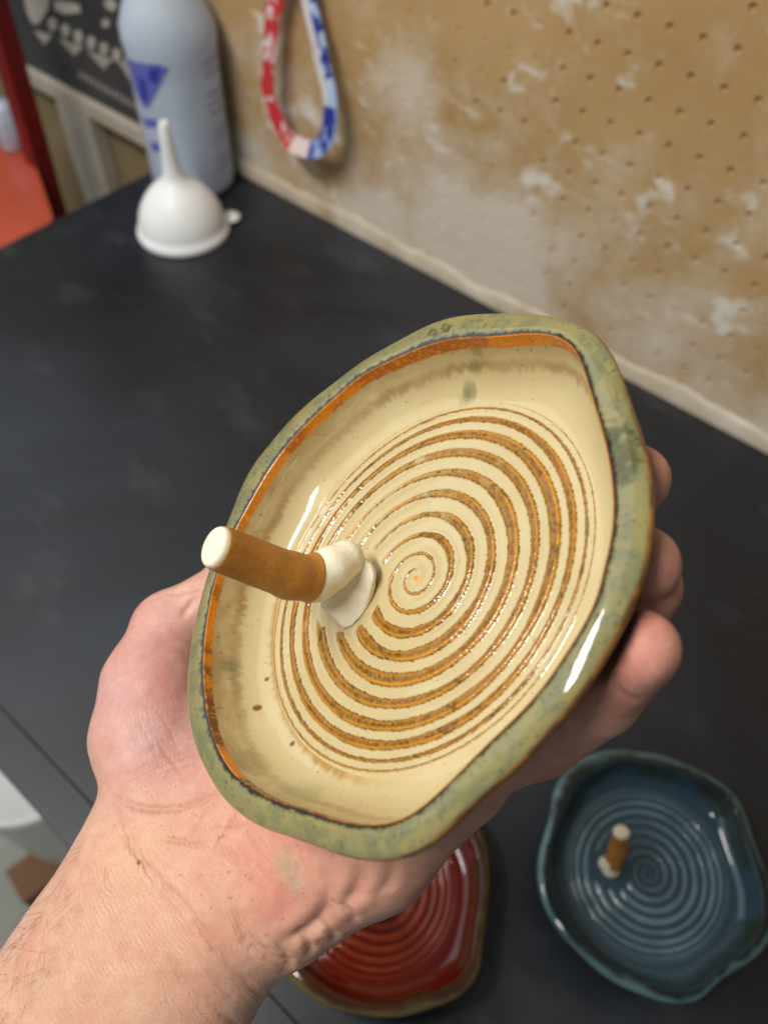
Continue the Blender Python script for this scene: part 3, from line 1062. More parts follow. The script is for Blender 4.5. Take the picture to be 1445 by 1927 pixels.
        lip = mixc(lipd + 0 * col_, lipc + 0 * col_, sstep(0.25, 0.75, q + 1.2 * (stn - .5)))
        col_ = np.where((zone == 2)[..., None], lip, col_)
        col_ = np.where((zone == 3)[..., None], lipc + 0 * col_, col_)
        col_ = np.where((zone == 4)[..., None], lipd + 0 * col_, col_)
        col_ = np.where((zone == 5)[..., None], lin((196, 182, 150)) + 0 * col_, col_)

    verts = np.stack([u, v, h], -1).reshape(-1, 3) / 1000.0
    # E1, E2, up = -N is left handed as (u, v, h); flip v so the local frame is right handed
    verts[:, 1] *= -1
    idx = np.arange(nr * na).reshape(nr, na)
    a_, b_ = idx[:-1], idx[1:]
    quads = np.stack([a_, b_, np.roll(b_, -1, 1), np.roll(a_, -1, 1)], -1).reshape(-1, 4)[:, ::-1]
    # collapse the pole rows
    me = mesh_np(name, verts, np.ascontiguousarray(quads))
    add_color(me, col_.reshape(-1, 3)[:len(me.vertices)])
    add_float(me, gold.ravel()[:len(me.vertices)], 'gilt')
    return me


def glaze_material(name, rough=0.07):
    t = NT(name)
    c = t.attr('tint')
    n1 = t.noise(2600, 3, 0.6)
    t.color(t.mix(0.22, c, t.ramp(n1, [(0.3, 0.55), (0.7, 1.0)]), 'MULTIPLY') if False else c)
    gi = t.attr('gilt', 'Fac')
    r = t.math('MULTIPLY_ADD', gi, 0.16)
    r.node.inputs[2].default_value = rough
    t.rough(r)
    t.set(IOR=1.52, Specular_IOR_Level=0.5, Coat_Weight=0.0)
    nb = t.noise(1500, 3, 0.6)
    hb = t.math('MULTIPLY', nb, gi)
    nrm = t.bump(hb, 0.30, 0.0003)
    soft = t.noise(260, 2, 0.5)
    nrm2 = t.bump(soft, 0.05, 0.0006, nrm)
    t.normal(nrm2)
    return t.m


m_glaze = glaze_material('cream_and_amber_glaze')
m_glaze_b = glaze_material('dark_glaze', 0.10)


def dish_matrix():
    """local (u, -v, h) metres -> world for the held dish"""
    up = -Nn
    ax = np.stack([RW.T @ E1, RW.T @ (-E2), RW.T @ up], 1)
    o = cam_to_world(DC)
    return Matrix(((ax[0, 0], ax[0, 1], ax[0, 2], o[0]), (ax[1, 0], ax[1, 1], ax[1, 2], o[1]), (ax[2, 0], ax[2, 1], ax[2, 2], o[2]), (0, 0, 0, 1)))


DM = dish_matrix()
dish = link('spiral_dish', None, label='cream glazed spiral dish with sage green rim held in the hand', cat='dish')
dish.matrix_world = DM
link('bowl', dish_mesh('bowl', 'cream'), m_glaze, dish)


# ------------------------------------------------------------------ implicit surfaces
def seg_d(P, a, b, ra, rb):
    a, b = np.asarray(a, np.float32), np.asarray(b, np.float32)
    ab = b - a
    L = float(ab @ ab) + 1e-9
    X = P - a
    t = np.clip((X @ ab) / L, 0, 1)
    d = X - t[..., None] * ab
    return np.sqrt(np.einsum('...i,...i->...', d, d)) - (ra + (rb - ra) * t)


def smin(a, b, k):
    h = np.clip(0.5 + 0.5 * (b - a) / k, 0, 1)
    return b + (a - b) * h - k * h * (1 - h)


def smax(a, b, k):
    return -smin(-a, -b, k)


def surface_nets(Fv, lo, step):
    S = Fv < 0
    nx, ny, nz = Fv.shape
    corners = [(i, j, k) for i in (0, 1) for j in (0, 1) for k in (0, 1)]

    def sl(c, A):
        return A[c[0]:nx - 1 + c[0], c[1]:ny - 1 + c[1], c[2]:nz - 1 + c[2]]
    cnt = sum(sl(c, S).astype(np.int8) for c in corners)
    cells = np.argwhere((cnt > 0) & (cnt < 8))
    idx = -np.ones((nx - 1, ny - 1, nz - 1), np.int64)
    idx[cells[:, 0], cells[:, 1], cells[:, 2]] = np.arange(len(cells))
    vals = {c: Fv[cells[:, 0] + c[0], cells[:, 1] + c[1], cells[:, 2] + c[2]] for c in corners}
    acc = np.zeros((len(cells), 3))
    num = np.zeros(len(cells))
    for c in corners:
        for ax in range(3):
            if c[ax] == 0:
                d = list(c)
                d[ax] = 1
                d = tuple(d)
                a, b = vals[c], vals[d]
                m = (a < 0) != (b < 0)
                t = np.where(m, a / np.where(a - b == 0, 1, a - b), 0)
                p = np.array(c, float)[None, :].repeat(len(cells), 0)
                p[:, ax] = t
                acc[m] += p[m]
                num[m] += 1
    verts = lo + (cells + acc / num[:, None]) * step
    quads = []
    for ax in range(3):
        o1, o2 = [(1, 2), (2, 0), (0, 1)][ax]
        A = [slice(None)] * 3
        B = [slice(None)] * 3
        A[ax] = slice(0, -1)
        B[ax] = slice(1, None)
        cr = S[tuple(A)] != S[tuple(B)]
        e = np.argwhere(cr)
        ok = (e[:, o1] > 0) & (e[:, o2] > 0) & (e[:, o1] < Fv.shape[o1] - 1) & (e[:, o2] < Fv.shape[o2] - 1)
        e = e[ok]

        def cid(d1, d2):
            q = e.copy()
            q[:, o1] -= d1
            q[:, o2] -= d2
            return idx[q[:, 0], q[:, 1], q[:, 2]]
        qd = np.stack([cid(1, 1), cid(0, 1), cid(0, 0), cid(1, 0)], 1)
        flip = S[e[:, 0], e[:, 1], e[:, 2]]
        qd[~flip] = qd[~flip][:, ::-1]
        quads.append(qd)
    return verts, np.concatenate(quads)


def grid_eval(fn, lo, hi, step):
    lo = np.asarray(lo, float)
    n = [int((hi[i] - lo[i]) / step) + 2 for i in range(3)]
    out = np.empty(n, np.float32)
    ys = lo[1] + np.arange(n[1]) * step
    zs = lo[2] + np.arange(n[2]) * step
    ch = 24
    for i in range(0, n[0], ch):
        xs = lo[0] + np.arange(i, min(i + ch, n[0])) * step
        P = np.stack(np.meshgrid(xs, ys, zs, indexing='ij'), -1).astype(np.float32)
        out[i:i + ch] = fn(P)
    return out, lo


# ------------------------------------------------------------------ ceramic cigarette butt (dish frame, mm)
def px_z_dish3(px, py, z):
    q = np.array([(px - CX) / F * z, (py - CY) / F * z, z]) / 1000.0 - DC
    return np.array([q @ E1, q @ E2, -(q @ Nn)]) * 1000.0


BC2 = px_to_dish3(592, 1090, 15.0)
_zc = (DC + (BC2[0] * E1 + BC2[1] * E2 - BC2[2] * Nn) / 1000.0)[2] * 1000.0
BB = px_z_dish3(545, 1083, _zc - 5.0)
BA = px_z_dish3(410, 1031, _zc - 17.0)
BD = px_to_dish3(622, 1070, 12.5)
BD2 = px_to_dish3(650, 1052, 9.5)
BE = px_to_dish3(672, 1082, 5.0)
BFt = px_to_dish3(656, 1134, 0.0)


def butt_core(P):
    d = seg_d(P, BA, BB, 4.75, 5.2)
    d = smin(d, seg_d(P, BB, BC2, 5.2, 5.2), 1.2)
    d = smin(d, seg_d(P, BC2, BD, 5.2, 5.0), 1.6)
    d = smin(d, seg_d(P, BD, BD2, 5.1, 4.6), 1.6)
    foot = seg_d(P, BE, BFt, 4.7, 7.2)
    # crumpled neck
    foot = foot + 0.10 * np.sin(2.6 * P[..., 0] + 1.7 * P[..., 1] - 1.1 * P[..., 2]) * np.clip((P[..., 2] - 3) / 3.0, 0, 1)
    # thumbed flat on the side that faces the centre of the dish
    m1 = np.array([0.62, 0.45, 0.64], np.float32)
    p1 = ((BE + BFt) / 2).astype(np.float32)
    foot = smax(foot, (P - p1) @ m1 - 3.6, 0.3)
    m2 = np.array([-0.35, 0.88, 0.30], np.float32)
    foot = smax(foot, (P - BFt.astype(np.float32)) @ m2 - 5.6, 0.3)
    return smin(d, foot, 0.15)


def disp_noise(P, sc, seed):
    return fbm(P[..., 0] * sc, P[..., 1] * sc, P[..., 2] * sc, seed, 2) - 0.5


axis = (BA - BB) / np.linalg.norm(BA - BB)
axis2 = (BC2 - BB) / np.linalg.norm(BC2 - BB)


def butt_clay(P):
    d = butt_core(P)
    d = smax(d, (P - BA) @ axis.astype(np.float32) - 1.6, 1.2)
    d = smax(d, -P[..., 2] + 0.12, 0.1)
    return d


def butt_band(P):
    d = butt_core(P) - 0.28
    d = smax(d, (P - BA) @ axis.astype(np.float32) - 0.2, 0.5)
    d = smax(d, (P - BC2) @ axis2.astype(np.float32) + 1.2, 0.35)
    return d


def sdf_mesh(name, fn, lo, hi, step, flipv=True):
    Fv, l = grid_eval(fn, lo, hi, step)
    v, q = surface_nets(Fv, l, step)
    return v, q


lo = np.minimum.reduce([BA, BB, BC2, BD, BD2, BE, BFt]) - 8
hi = np.maximum.reduce([BA, BB, BC2, BD, BD2, BE, BFt]) + 8
v_clay, q_clay = sdf_mesh('clay', butt_clay, lo, hi, 0.30)
v_band, q_band = sdf_mesh('band', butt_band, lo, hi, 0.30)


def finish_butt(v, q, name, amp):
    v = v + (disp_noise(v, 0.9, 5)[:, None] * amp) * np.array([0.6, 0.6, 0.6])
    w = v / 1000.0
    w[:, 1] *= -1
    return mesh_np(name, w, np.ascontiguousarray(q[:, ::-1]))


me_clay = finish_butt(v_clay, q_clay, 'cigarette_butt', 0.14)
me_band = finish_butt(v_band, q_band, 'filter_band', 0.18)
m_clay = NT('bare_white_clay')
t = m_clay
n1 = t.noise(420, 4, 0.6)
cc = t.ramp(n1, [(0.3, tuple(lin((226, 216, 188)))), (0.7, tuple(lin((240, 232, 206))))])
s1 = t.noise(900, 2, 0.5)
cc = t.mix(t.ramp(s1, [(0.74, 0.0), (0.80, 0.5)]), cc, tuple(lin((150, 128, 92))))
t.color(cc)
t.set(Roughness=0.62)
t.normal(t.bump(t.noise(700, 5, 0.6), 0.22, 0.0006))
m_band = NT('amber_brown_underglaze')
t = m_band
n1 = t.noise(900, 4, 0.65)
n2 = t.noise(120, 3, 0.5)
cc = t.ramp(t.math('ADD', t.math('MULTIPLY', n1, 0.45), t.math('MULTIPLY', n2, 0.55)), [(0.32, tuple(lin((150, 96, 30)))), (0.68, tuple(lin((184, 124, 48))))])
t.color(cc)
t.set(Roughness=0.42)
t.normal(t.bump(n1, 0.25, 0.0005))
butt = link('cigarette_butt', me_clay, m_clay.m, dish)
link('filter_band', me_band, m_band.m, butt)

# ------------------------------------------------------------------ the two dishes on the bench
def dish_on_bench(name, scheme, px, py, scale, rz, label, butt_rz, tint_mat, with_butt=True):
    d = link(name, None, label=label, cat='dish', group=None)
    p = on_z(px, py, 0.010 * scale)
    d.location = (p[0], p[1], 0.0084 * scale)
    d.rotation_euler = (0, 0, rz)
    d.scale = (scale,) * 3
    link('bowl', dish_mesh('bowl', scheme, 420, 0.45), tint_mat, d)
    if not with_butt:
        return d
    b = link('cigarette_butt', me_clay, None, d)
    link('filter_band', me_band, None, b)
    b.rotation_euler = (0, 0, butt_rz)
    f0 = Vector((BFt[0] / 1000, -BFt[1] / 1000, 0))
    b.location = f0 - Matrix.Rotation(butt_rz, 3, 'Z') @ f0
    return d


teal = dish_on_bench('spiral_dish', 'teal', 1220, 1642, 1.075, math.radians(20), 'teal blue glazed spiral dish lying on the charcoal bench', 0.0, m_glaze_b, False)
# its own upright stub, leaning towards the wall
bpy.context.view_layer.update()
_inv = np.array(teal.matrix_world.inverted())


def teal_local(p):
    q = _inv @ np.array([p[0], p[1], p[2], 1.0])
    return q[:3] * 1000.0


SB = teal_local(on_z(1150, 1634, 0.0125))
SB[2] = 2.0
ST = teal_local(on_z(1169, 1566, 0.0395))
SM = SB * 0.45 + ST * 0.55 + np.array([0.8, 0.5, 0.0])
sax = (ST - SB) / np.linalg.norm(ST - SB)
slen = np.linalg.norm(ST - SB)


def stub_core(P):
    return smin(seg_d(P, SB, SM, 5.0, 4.7), seg_d(P, SM, ST, 4.7, 4.4), 2.0)


def stub_clay(P):
    d = smin(stub_core(P), seg_d(P, SB + np.array([-3.0, 2.0, -1.5]), SB + np.array([-2.0, 1.0, 5.0]), 4.2, 3.4), 1.0)
    d = smax(d, (P - ST) @ sax.astype(np.float32) - 1.6, 1.2)
    return smax(d, -P[..., 2] + 0.12, 0.1)


def stub_band(P):
    d = stub_core(P) - 0.28
    x = (P - SB) @ sax.astype(np.float32)
    return smax(smax(d, x - (slen - 1.0), 0.4), 3.5 - x, 0.4)


lo = np.minimum(SB, ST) - 10
hi = np.maximum(SB, ST) + 10
for fn_, nm_, mt_ in ((stub_clay, 'cigarette_butt', m_clay.m), (stub_band, 'filter_band', m_band.m)):
    v_, q_ = sdf_mesh(nm_, fn_, lo, hi, 0.5)
    me_ = mesh_np(nm_, v_ / 1000.0, np.ascontiguousarray(q_))
    if nm_ == 'cigarette_butt':
        stub = link(nm_, me_, mt_, teal)
    else:
        link(nm_, me_, mt_, stub)
red = dish_on_bench('spiral_dish', 'red', 716, 1672, 1.06, math.radians(60), 'dark red glazed spiral dish lying on the bench beneath the hand', math.radians(0), m_glaze_b)


# ------------------------------------------------------------------ the hand (camera frame, mm)
def cz(px, py, z):
    return np.array([(px - CX) / F * z, (py - CY) / F * z, z])


def ch(px, py, h):
    d = np.array([(px - CX) / F, (py - CY) / F, 1.0])
    return d * ((DC @ Nn - h / 1000.0) / (d @ Nn)) * 1000.0


DCmm = DC * 1000


def dish_hull(P):
    X = P - DCmm.astype(np.float32)
    u = X @ E1.astype(np.float32)
    v = X @ E2.astype(np.float32)
    h = -(X @ Nn.astype(np.float32))
    r = np.sqrt(u * u + v * v)
    qq = np.clip((10.4 - h) / 16.9, 0, 1.1)
    wall = (r - (62.6 - 18.6 * qq ** 1.6)) * 0.70
    d = np.maximum(np.maximum(-8.2 - h, wall), r - 64.5)
    return np.maximum(d, h - 40)


FING = {
    'index': ([(885, 1120, -27), (1085, 1010, -36), (1152, 950, -18), (1194, 900, -2.5)], (9.6, 8.8, 8.0, 7.3)),
    'middle': ([(865, 1225, -28), (1085, 1150, -38), (1155, 1112, -18), (1206, 1064, -1.5)], (9.8, 9.0, 8.2, 7.5)),
    'ring': ([(855, 1340, -28), (1080, 1262, -36), (1165, 1175, -21), (1217, 1108, -9)], (9.4, 8.6, 7.9, 7.2)),
    'pinky': ([(850, 1455, -27), (1018, 1385, -24), (1122, 1306, -12), (1203, 1222, 0.5)], (9.6, 8.8, 8.0, 7.2)),
}
A_dir = np.array([0.53, -0.848])
A_perp = np.array([0.848, 0.53])


def arm_pt(s, off, z):
    p = np.array([317.0, 1738.0]) + A_dir * s + A_perp * off
    return cz(p[0], p[1], z)


def hand_sdf(P):
    # forearm and wrist: three side by side masses
    d = None
    for off0, off1, r0, r1, z0, z1 in ((-92, -98, 22, 18.5, 214, 219), (0, -6, 23, 19.5, 211, 214), (92, 84, 22, 19.0, 212, 209)):
        e = seg_d(P, arm_pt(-760, off0, z0 - 6), arm_pt(60, off1, z1), r0 + 3, r1)
        d = e if d is None else smin(d, e, 9)
    wr = [arm_pt(70, -92, 221), arm_pt(80, -5, 217), arm_pt(70, 78, 211)]
    # palm: metacarpal masses
    mcp = {k: ch(*v[0][0]) for k, v in FING.items()}
    for k, w in (('index', wr[0]), ('middle', wr[1]), ('ring', wr[1]), ('pinky', wr[2])):
        d = smin(d, seg_d(P, w, mcp[k], 16.0, 11.5), 10)
    # thenar mound and thumb
    t0, t1, t1b, t2 = cz(298, 1490, 226), cz(286, 1385, 238), cz(292, 1288, 246), cz(322, 1186, 254)
    d = smin(d, seg_d(P, t0, t1, 15.0, 16.6), 9)
    d = smin(d, seg_d(P, t1, t1b, 16.6, 15.4), 6)
    th = seg_d(P, t1b, t2, 15.4, 12.0)
    th = smin(th, seg_d(P, t2, cz(456, 1102, 256), 11.6, 10.4), 4)
    th = smin(th, seg_d(P, cz(452, 1096, 256), cz(560, 1010, 268), 10.2, 8.6), 4)
    d = smin(d, th, 4)
    # inner thenar towards the palm, hypothenar border
    d = smin(d, seg_d(P, cz(400, 1540, 224), cz(430, 1400, 240), 15, 14), 8)
    d = smin(d, seg_d(P, cz(545, 1690, 207), cz(700, 1590, 199), 15.5, 15.0), 7)
    d = smin(d, seg_d(P, cz(700, 1590, 199), mcp['pinky'] + np.array([0, 2, 0]), 15.0, 11.0), 7)
    # fingers
    fs = None
    for k, (pts, rad) in FING.items():
        q = [ch(*p) for p in pts]
        f = None
        for i in range(3):
            e = seg_d(P, q[i], q[i + 1], rad[i], rad[i + 1])
            f = e if f is None else smin(f, e, 2.5)
        fs = f if fs is None else smin(fs, f, 0.7)
    d = smin(d, fs, 4.5)
    return smax(d, -dish_hull(P) + 0.15, 0.8)


lo = np.array([-150.0, -30.0, 135.0])
hi = np.array([76.0, 190.0, 290.0])
Fv, l_ = grid_eval(hand_sdf, lo, hi, 1.15)
hv, hq = surface_nets(Fv, l_, 1.15)
me_h = mesh_np('person_base', hv / 1000.0, hq)
tmp = bpy.data.objects.new('tmp', me_h)
col.objects.link(tmp)
sm = tmp.modifiers.new('s', 'SMOOTH')
sm.iterations = 3
sm.factor = 0.5
sd = tmp.modifiers.new('d', 'SUBSURF')
sd.levels = sd.render_levels = 1
dg = bpy.context.evaluated_depsgraph_get()
me2 = bpy.data.meshes.new_from_object(tmp.evaluated_get(dg))
bpy.data.objects.remove(tmp)
n = len(me2.vertices)
hv = np.empty(n * 3, np.float32)
me2.vertices.foreach_get('co', hv)
hv = hv.reshape(-1, 3).astype(float) * 1000.0
hn = np.empty(n * 3, np.float32)
me2.vertices.foreach_get('normal', hn)
hn = hn.reshape(-1, 3).astype(float)
np_ = len(me2.polygons)
hq = np.empty(np_ * 4, np.int32)
me2.loops.foreach_get('vertex_index', hq)
hq = hq.reshape(-1, 4)
if (hn * (hv - hv.mean(0))).sum() < 0:
    hn = -hn
    hq = hq[:, ::-1]
proj = np.stack([hv[:, 0] / hv[:, 2] * F + CX, hv[:, 1] / hv[:, 2] * F + CY], 1)
facing = (hn * hv).sum(1) < 0


def pick(px, py):
    """nearest skin point along the pixel's direction"""
    d2 = (proj[:, 0] - px) ** 2 + (proj[:, 1] - py) ** 2
    c = np.where((d2 < 14 ** 2) & facing)[0]
    if len(c) == 0:
        c = np.argsort(d2)[:8]
    zmin = hv[c, 2].min()
    c = c[hv[c, 2] < zmin + 6]
    return hv[c[np.argmin(d2[c])]]


crease_mask = np.zeros(n)


def carve(poly, depth, width, lipw=0.12, jit=0.0):
    global hv
    depth = depth * 0.95
    P = catmull(np.asarray(poly, float), 8)
    S = np.array([pick(x, y) for x, y in P])
    taper = np.sin(np.linspace(0.12, np.pi - 0.12, len(S))) ** 0.6
    lo_, hi_ = S.min(0) - width * 5, S.max(0) + width * 5
    m = np.where(((hv > lo_) & (hv < hi_)).all(1))[0]
    if len(m) == 0:
        return
    # distance to the polyline segments
    best = np.full(len(m), 1e9)
    tp = np.zeros(len(m))
    X = hv[m]
    for i in range(len(S) - 1):
        ab = S[i + 1] - S[i]
        L = ab @ ab + 1e-9
        s = np.clip(((X - S[i]) @ ab) / L, 0, 1)
        d = np.linalg.norm(X - S[i] - s[:, None] * ab, axis=1)
        b = d < best
        best = np.where(b, d, best)
        tp = np.where(b, taper[i] * (1 - s) + taper[i + 1] * s, tp)
    g = -depth * np.exp(-(best / width) ** 2) + lipw * depth * np.exp(-((best - 2.1 * width) / (1.1 * width)) ** 2)
    hv[m] += hn[m] * (g * tp)[:, None]
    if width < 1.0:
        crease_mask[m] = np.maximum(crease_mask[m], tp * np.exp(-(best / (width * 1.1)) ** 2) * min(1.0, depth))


# flesh-scale unevenness
hv += hn * (1.1 * (fbm(hv[:, 0] * .045, hv[:, 1] * .045, hv[:, 2] * .045, 301, 2) - .5) + 0.25 * (fbm(hv[:, 0] * .22, hv[:, 1] * .22, hv[:, 2] * .22, 302, 2) - .5))[:, None]
# main wrist creases
carve([(196, 1474), (226, 1530), (262, 1612), (343, 1699), (393, 1765), (426, 1807), (492, 1878)], 0.55, 0.8)
carve([(318, 1800), (359, 1861), (409, 1900), (450, 1930)], 0.5, 0.8)
carve([(214, 1500), (264, 1520), (326, 1522), (376, 1508), (424, 1490)], 0.7, 0.9)
carve([(300, 1577), (347, 1586), (393, 1600)], 0.5, 0.6)
carve([(400, 1606), (426, 1566), (444, 1534)], 0.5, 0.7)
carve([(352, 1582), (384, 1537), (408, 1505)], 0.4, 0.55)
carve([(214, 1482), (285, 1448), (350, 1424), (380, 1412)], 0.35, 0.3)
carve([(240, 1450), (300, 1424), (372, 1396)], 0.3, 0.45)
carve([(300, 1400), (330, 1440), (352, 1476)], 0.25, 0.5)
# skin folds on the heel of the hand
carve([(610, 1650), (618, 1690), (604, 1728), (566, 1756), (540, 1772)], 1.3, 1.7, 0.3)
carve([(680, 1626), (674, 1668), (660, 1690), (640, 1702)], 1.0, 1.6, 0.3)
carve([(448, 1720), (466, 1768), (520, 1806), (540, 1826)], 0.9, 1.2, 0.4)
carve([(566, 1752), (580, 1776), (586, 1796)], 0.9, 1.0, 0.3)
carve([(596, 1738), (622, 1752), (632, 1770)], 0.8, 1.0, 0.3)
carve([(520, 1776), (540, 1800), (548, 1820)], 0.8, 1.0, 0.3)
carve([(640, 1704), (660, 1716), (668, 1732)], 0.7, 1.0, 0.3)
carve([(500, 1560), (530, 1620), (540, 1690), (520, 1740)], 0.35, 1.8)
carve([(740, 1622), (736, 1650), (716, 1680)], 0.6, 1.4, 0.4)
# tendon hollow on the forearm, web of the thumb
carve([(168, 1700), (140, 1772), (100, 1840), (60, 1925)], 0.9, 3.4, 0.2)
carve([(240, 1640), (300, 1700), (330, 1780), (330, 1900)], 0.5, 4.0, 0.2)
carve([(330, 1122), (356, 1108), (392, 1106)], 0.9, 1.2)
carve([(344, 1160), (358, 1138), (372, 1124)], 0.7, 1.0)
carve([(280, 1130), (320, 1116), (352, 1112)], 0.5, 1.0)
for pl, dp in (([(230, 1400), (262, 1388), (300, 1372), (352, 1350)], .22), ([(236, 1426), (280, 1412), (340, 1384)], .2), ([(262, 1470), (300, 1452), (352, 1440), (392, 1440)], .28),
               ([(300, 1340), (322, 1376), (340, 1420)], .16), ([(260, 1360), (286, 1398), (300, 1440)], .16), ([(452, 1560), (480, 1600), (490, 1650)], .2), ([(430, 1600), (448, 1640), (452, 1690)], .2),
               ([(560, 1590), (566, 1620), (560, 1650)], .18), ([(360, 1640), (400, 1690), (430, 1740)], .2), ([(300, 1620), (340, 1650), (372, 1668)], .16), ([(400, 1560), (440, 1560), (476, 1550)], .2),
               ([(220, 1560), (250, 1600), (300, 1680), (350, 1740)], .2), ([(360, 1780), (396, 1830), (440, 1880)], .25), ([(330, 1840), (366, 1884), (400, 1920)], .2)):
    carve(pl, dp * (0.8 if pl[0][1] < 1480 else 1.3), 0.55)
# finger joints
carve([(1140, 1262), (1170, 1300), (1200, 1320)], 0.3, 0.8)

# skin colour by place on the skin
base = lin((212, 172, 148)) * np.ones((n, 3))
nzc = fbm(hv[:, 0] * .09, hv[:, 1] * .09, hv[:, 2] * .09, 311, 3)
base = mixc(base, lin((202, 146, 128)) + 0 * base, 0.4 * sstep(0.45, 0.72, nzc))
base = mixc(base, lin((222, 186, 162)) + 0 * base, 0.45 * sstep(0.50, 0.28, nzc))


def blotch(px, py, rad, rgb, amt):
    global base
    c = pick(px, py)
    d = np.linalg.norm(hv - c, axis=1) + rad * 0.5 * (fbm(hv[:, 0] * .16, hv[:, 1] * .16, hv[:, 2] * .16, int(px), 2) - .5)
    base = mixc(base, lin(np.array(rgb) * 0.98) + 0 * base, amt * 0.9 * np.exp(-(d / rad) ** 2))


for a in ((260, 1200, 24, (206, 146, 140), .75), (250, 1330, 26, (208, 156, 150), .85), (330, 1450, 20, (196, 140, 132), .7), (300, 1380, 9, (216, 178, 172), .6),
          (420, 1590, 22, (218, 148, 126), .7), (560, 1640, 22, (220, 150, 130), .75), (660, 1660, 20, (214, 156, 134), .8),
          (510, 1690, 6, (220, 124, 112), .55), (545, 1625, 5, (222, 130, 116), .55), (520, 1655, 5, (222, 128, 116), .5), (390, 1770, 4, (206, 120, 104), .45), (480, 1610, 6, (222, 138, 122), .4),
          (310, 1290, 5, (214, 132, 128), .5), (275, 1420, 6, (190, 138, 136), .4), (215, 1310, 7, (200, 160, 158), .5), (240, 1160, 8, (206, 130, 120), .45),
          (540, 1640, 3.6, (166, 160, 128), .7), (556, 1668, 2.6, (158, 166, 142), .55), (530, 1618, 3.0, (190, 170, 132), .5),
          (1250, 880, 11, (220, 146, 130), .8), (1250, 1060, 12, (220, 146, 130), .8), (1225, 1200, 12, (220, 146, 130), .8), (1150, 1310, 14, (210, 140, 122), .7), (1000, 1450, 18, (198, 134, 116), .6), (1270, 1130, 8, (190, 124, 106), .7),
          (140, 1800, 34, (206, 154, 126), .5), (350, 1800, 20, (222, 170, 138), .5), (255, 1600, 12, (222, 178, 140), .6)):
    blotch(*a)
mo2 = fbm(hv[:, 0] * .30, hv[:, 1] * .30, hv[:, 2] * .30, 317, 3)
base = mixc(base, lin((196, 128, 112)) + 0 * base, 0.22 * sstep(0.50, 0.75, mo2))
base = mixc(base, lin((226, 192, 172)) + 0 * base, 0.16 * sstep(0.48, 0.25, mo2))
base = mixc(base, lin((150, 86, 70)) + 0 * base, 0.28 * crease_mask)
# the small mole, and glaze dust lodged in the skin
c = pick(262, 1621)
dm = np.linalg.norm(hv - c, axis=1)
base = mixc(base, lin((120, 72, 54)) + 0 * base, 0.9 * sstep(0.9, 0.35, dm))
dust = vnoise(hv[:, 0] * 1.5, hv[:, 1] * 1.5, hv[:, 2] * 1.5, 331)
zone_d = np.exp(-(np.linalg.norm(hv - pick(380, 1500), axis=1) / 34) ** 2) + np.exp(-(np.linalg.norm(hv - pick(560, 1640), axis=1) / 22) ** 2)
base = mixc(base, lin((96, 84, 84)) + 0 * base, 0.55 * sstep(0.90, 0.97, dust) * np.clip(zone_d, 0, 1))

me_p = mesh_np('person', cam_to_world(hv / 1000.0), np.ascontiguousarray(hq))
add_color(me_p, base)
# where the fine skin lines run: prints on palm and finger pads, cross lines on wrist and thumb base
def near(px, py, rad):
    return np.exp(-(np.linalg.norm(hv - pick(px, py), axis=1) / rad) ** 2)


add_float(me_p, np.clip(near(520, 1600, 26) + near(640, 1650, 20) + 1.3 * (near(1250, 890, 10) + near(1255, 1060, 11) + near(1230, 1210, 13)), 0, 1.3), 'palm')
add_float(me_p, np.clip(near(300, 1780, 30) + near(360, 1700, 18), 0, 1), 'wrist')
add_float(me_p, np.clip(near(290, 1400, 17) + near(330, 1470, 14), 0, 1), 'thenar')

m_skin = NT('skin')
t = m_skin
c = t.attr('tint')
mott = t.noise(420, 4, 0.65)
c = t.mix(0.30, c, t.ramp(mott, [(0.30, (0.80, 0.62, 0.58)), (0.62, (1.0, 1.0, 1.0))]), 'MULTIPLY')
por = t.noise(1700, 2, 0.5)
c = t.mix(0.35, c, t.ramp(por, [(0.28, (0.72, 0.58, 0.54)), (0.46, (1, 1, 1))]), 'MULTIPLY')
t.color(c)
t.set(Roughness=0.42, Subsurface_Weight=0.13, Subsurface_Scale=0.0018, IOR=1.42, Specular_IOR_Level=0.45)
t.b.inputs['Subsurface Radius'].default_value = (1.0, 0.36, 0.22)
vor = t.n('ShaderNodeTexVoronoi', Scale=2300.0, feature='DISTANCE_TO_EDGE')
t.l(t.coord(), vor.inputs['Vector'])
cells = t.ramp(vor.outputs['Distance'], [(0.0, 0.0), (0.14, 1.0)])
vor2 = t.n('ShaderNodeTexVoronoi', Scale=1000.0, feature='DISTANCE_TO_EDGE')
wob = t.n('ShaderNodeTexNoise', Scale=300.0, Detail=3.0)
t.l(t.coord(), wob.inputs['Vector'])
wv = t.n('ShaderNodeVectorMath', operation='MULTIPLY_ADD')
t.l(wob.outputs['Color'], wv.inputs[0])
wv.inputs[1].default_value = (0.0016, 0.0016, 0.0016)
t.l(t.coord(), wv.inputs[2])
mp = t.n('ShaderNodeMapping')
mp.inputs['Scale'].default_value = (1.0, 0.42, 1.0)
mp.inputs['Rotation'].default_value = (0, 0, math.radians(-20))
t.l(wv.outputs[0], mp.inputs['Vector'])
t.l(mp.outputs[0], vor2.inputs['Vector'])
lines = t.ramp(vor2.outputs['Distance'], [(0.0, 0.0), (0.10, 1.0)])
n_ = t.bump(cells, 0.24, 0.00012)
n_ = t.bump(lines, 0.22, 0.00018, n_)
n_ = t.bump(t.noise(300, 5, 0.65), 0.22, 0.0006, n_)
wave = t.n('ShaderNodeTexWave', Scale=720.0, Distortion=5.0, Detail=2.0)
wave.inputs['Detail Scale'].default_value = 0.12
t.l(t.coord(), wave.inputs['Vector'])
pm = t.math('MULTIPLY', wave.outputs['Fac'], t.attr('palm', 'Fac'))
n_ = t.bump(pm, 0.30, 0.0002, n_)


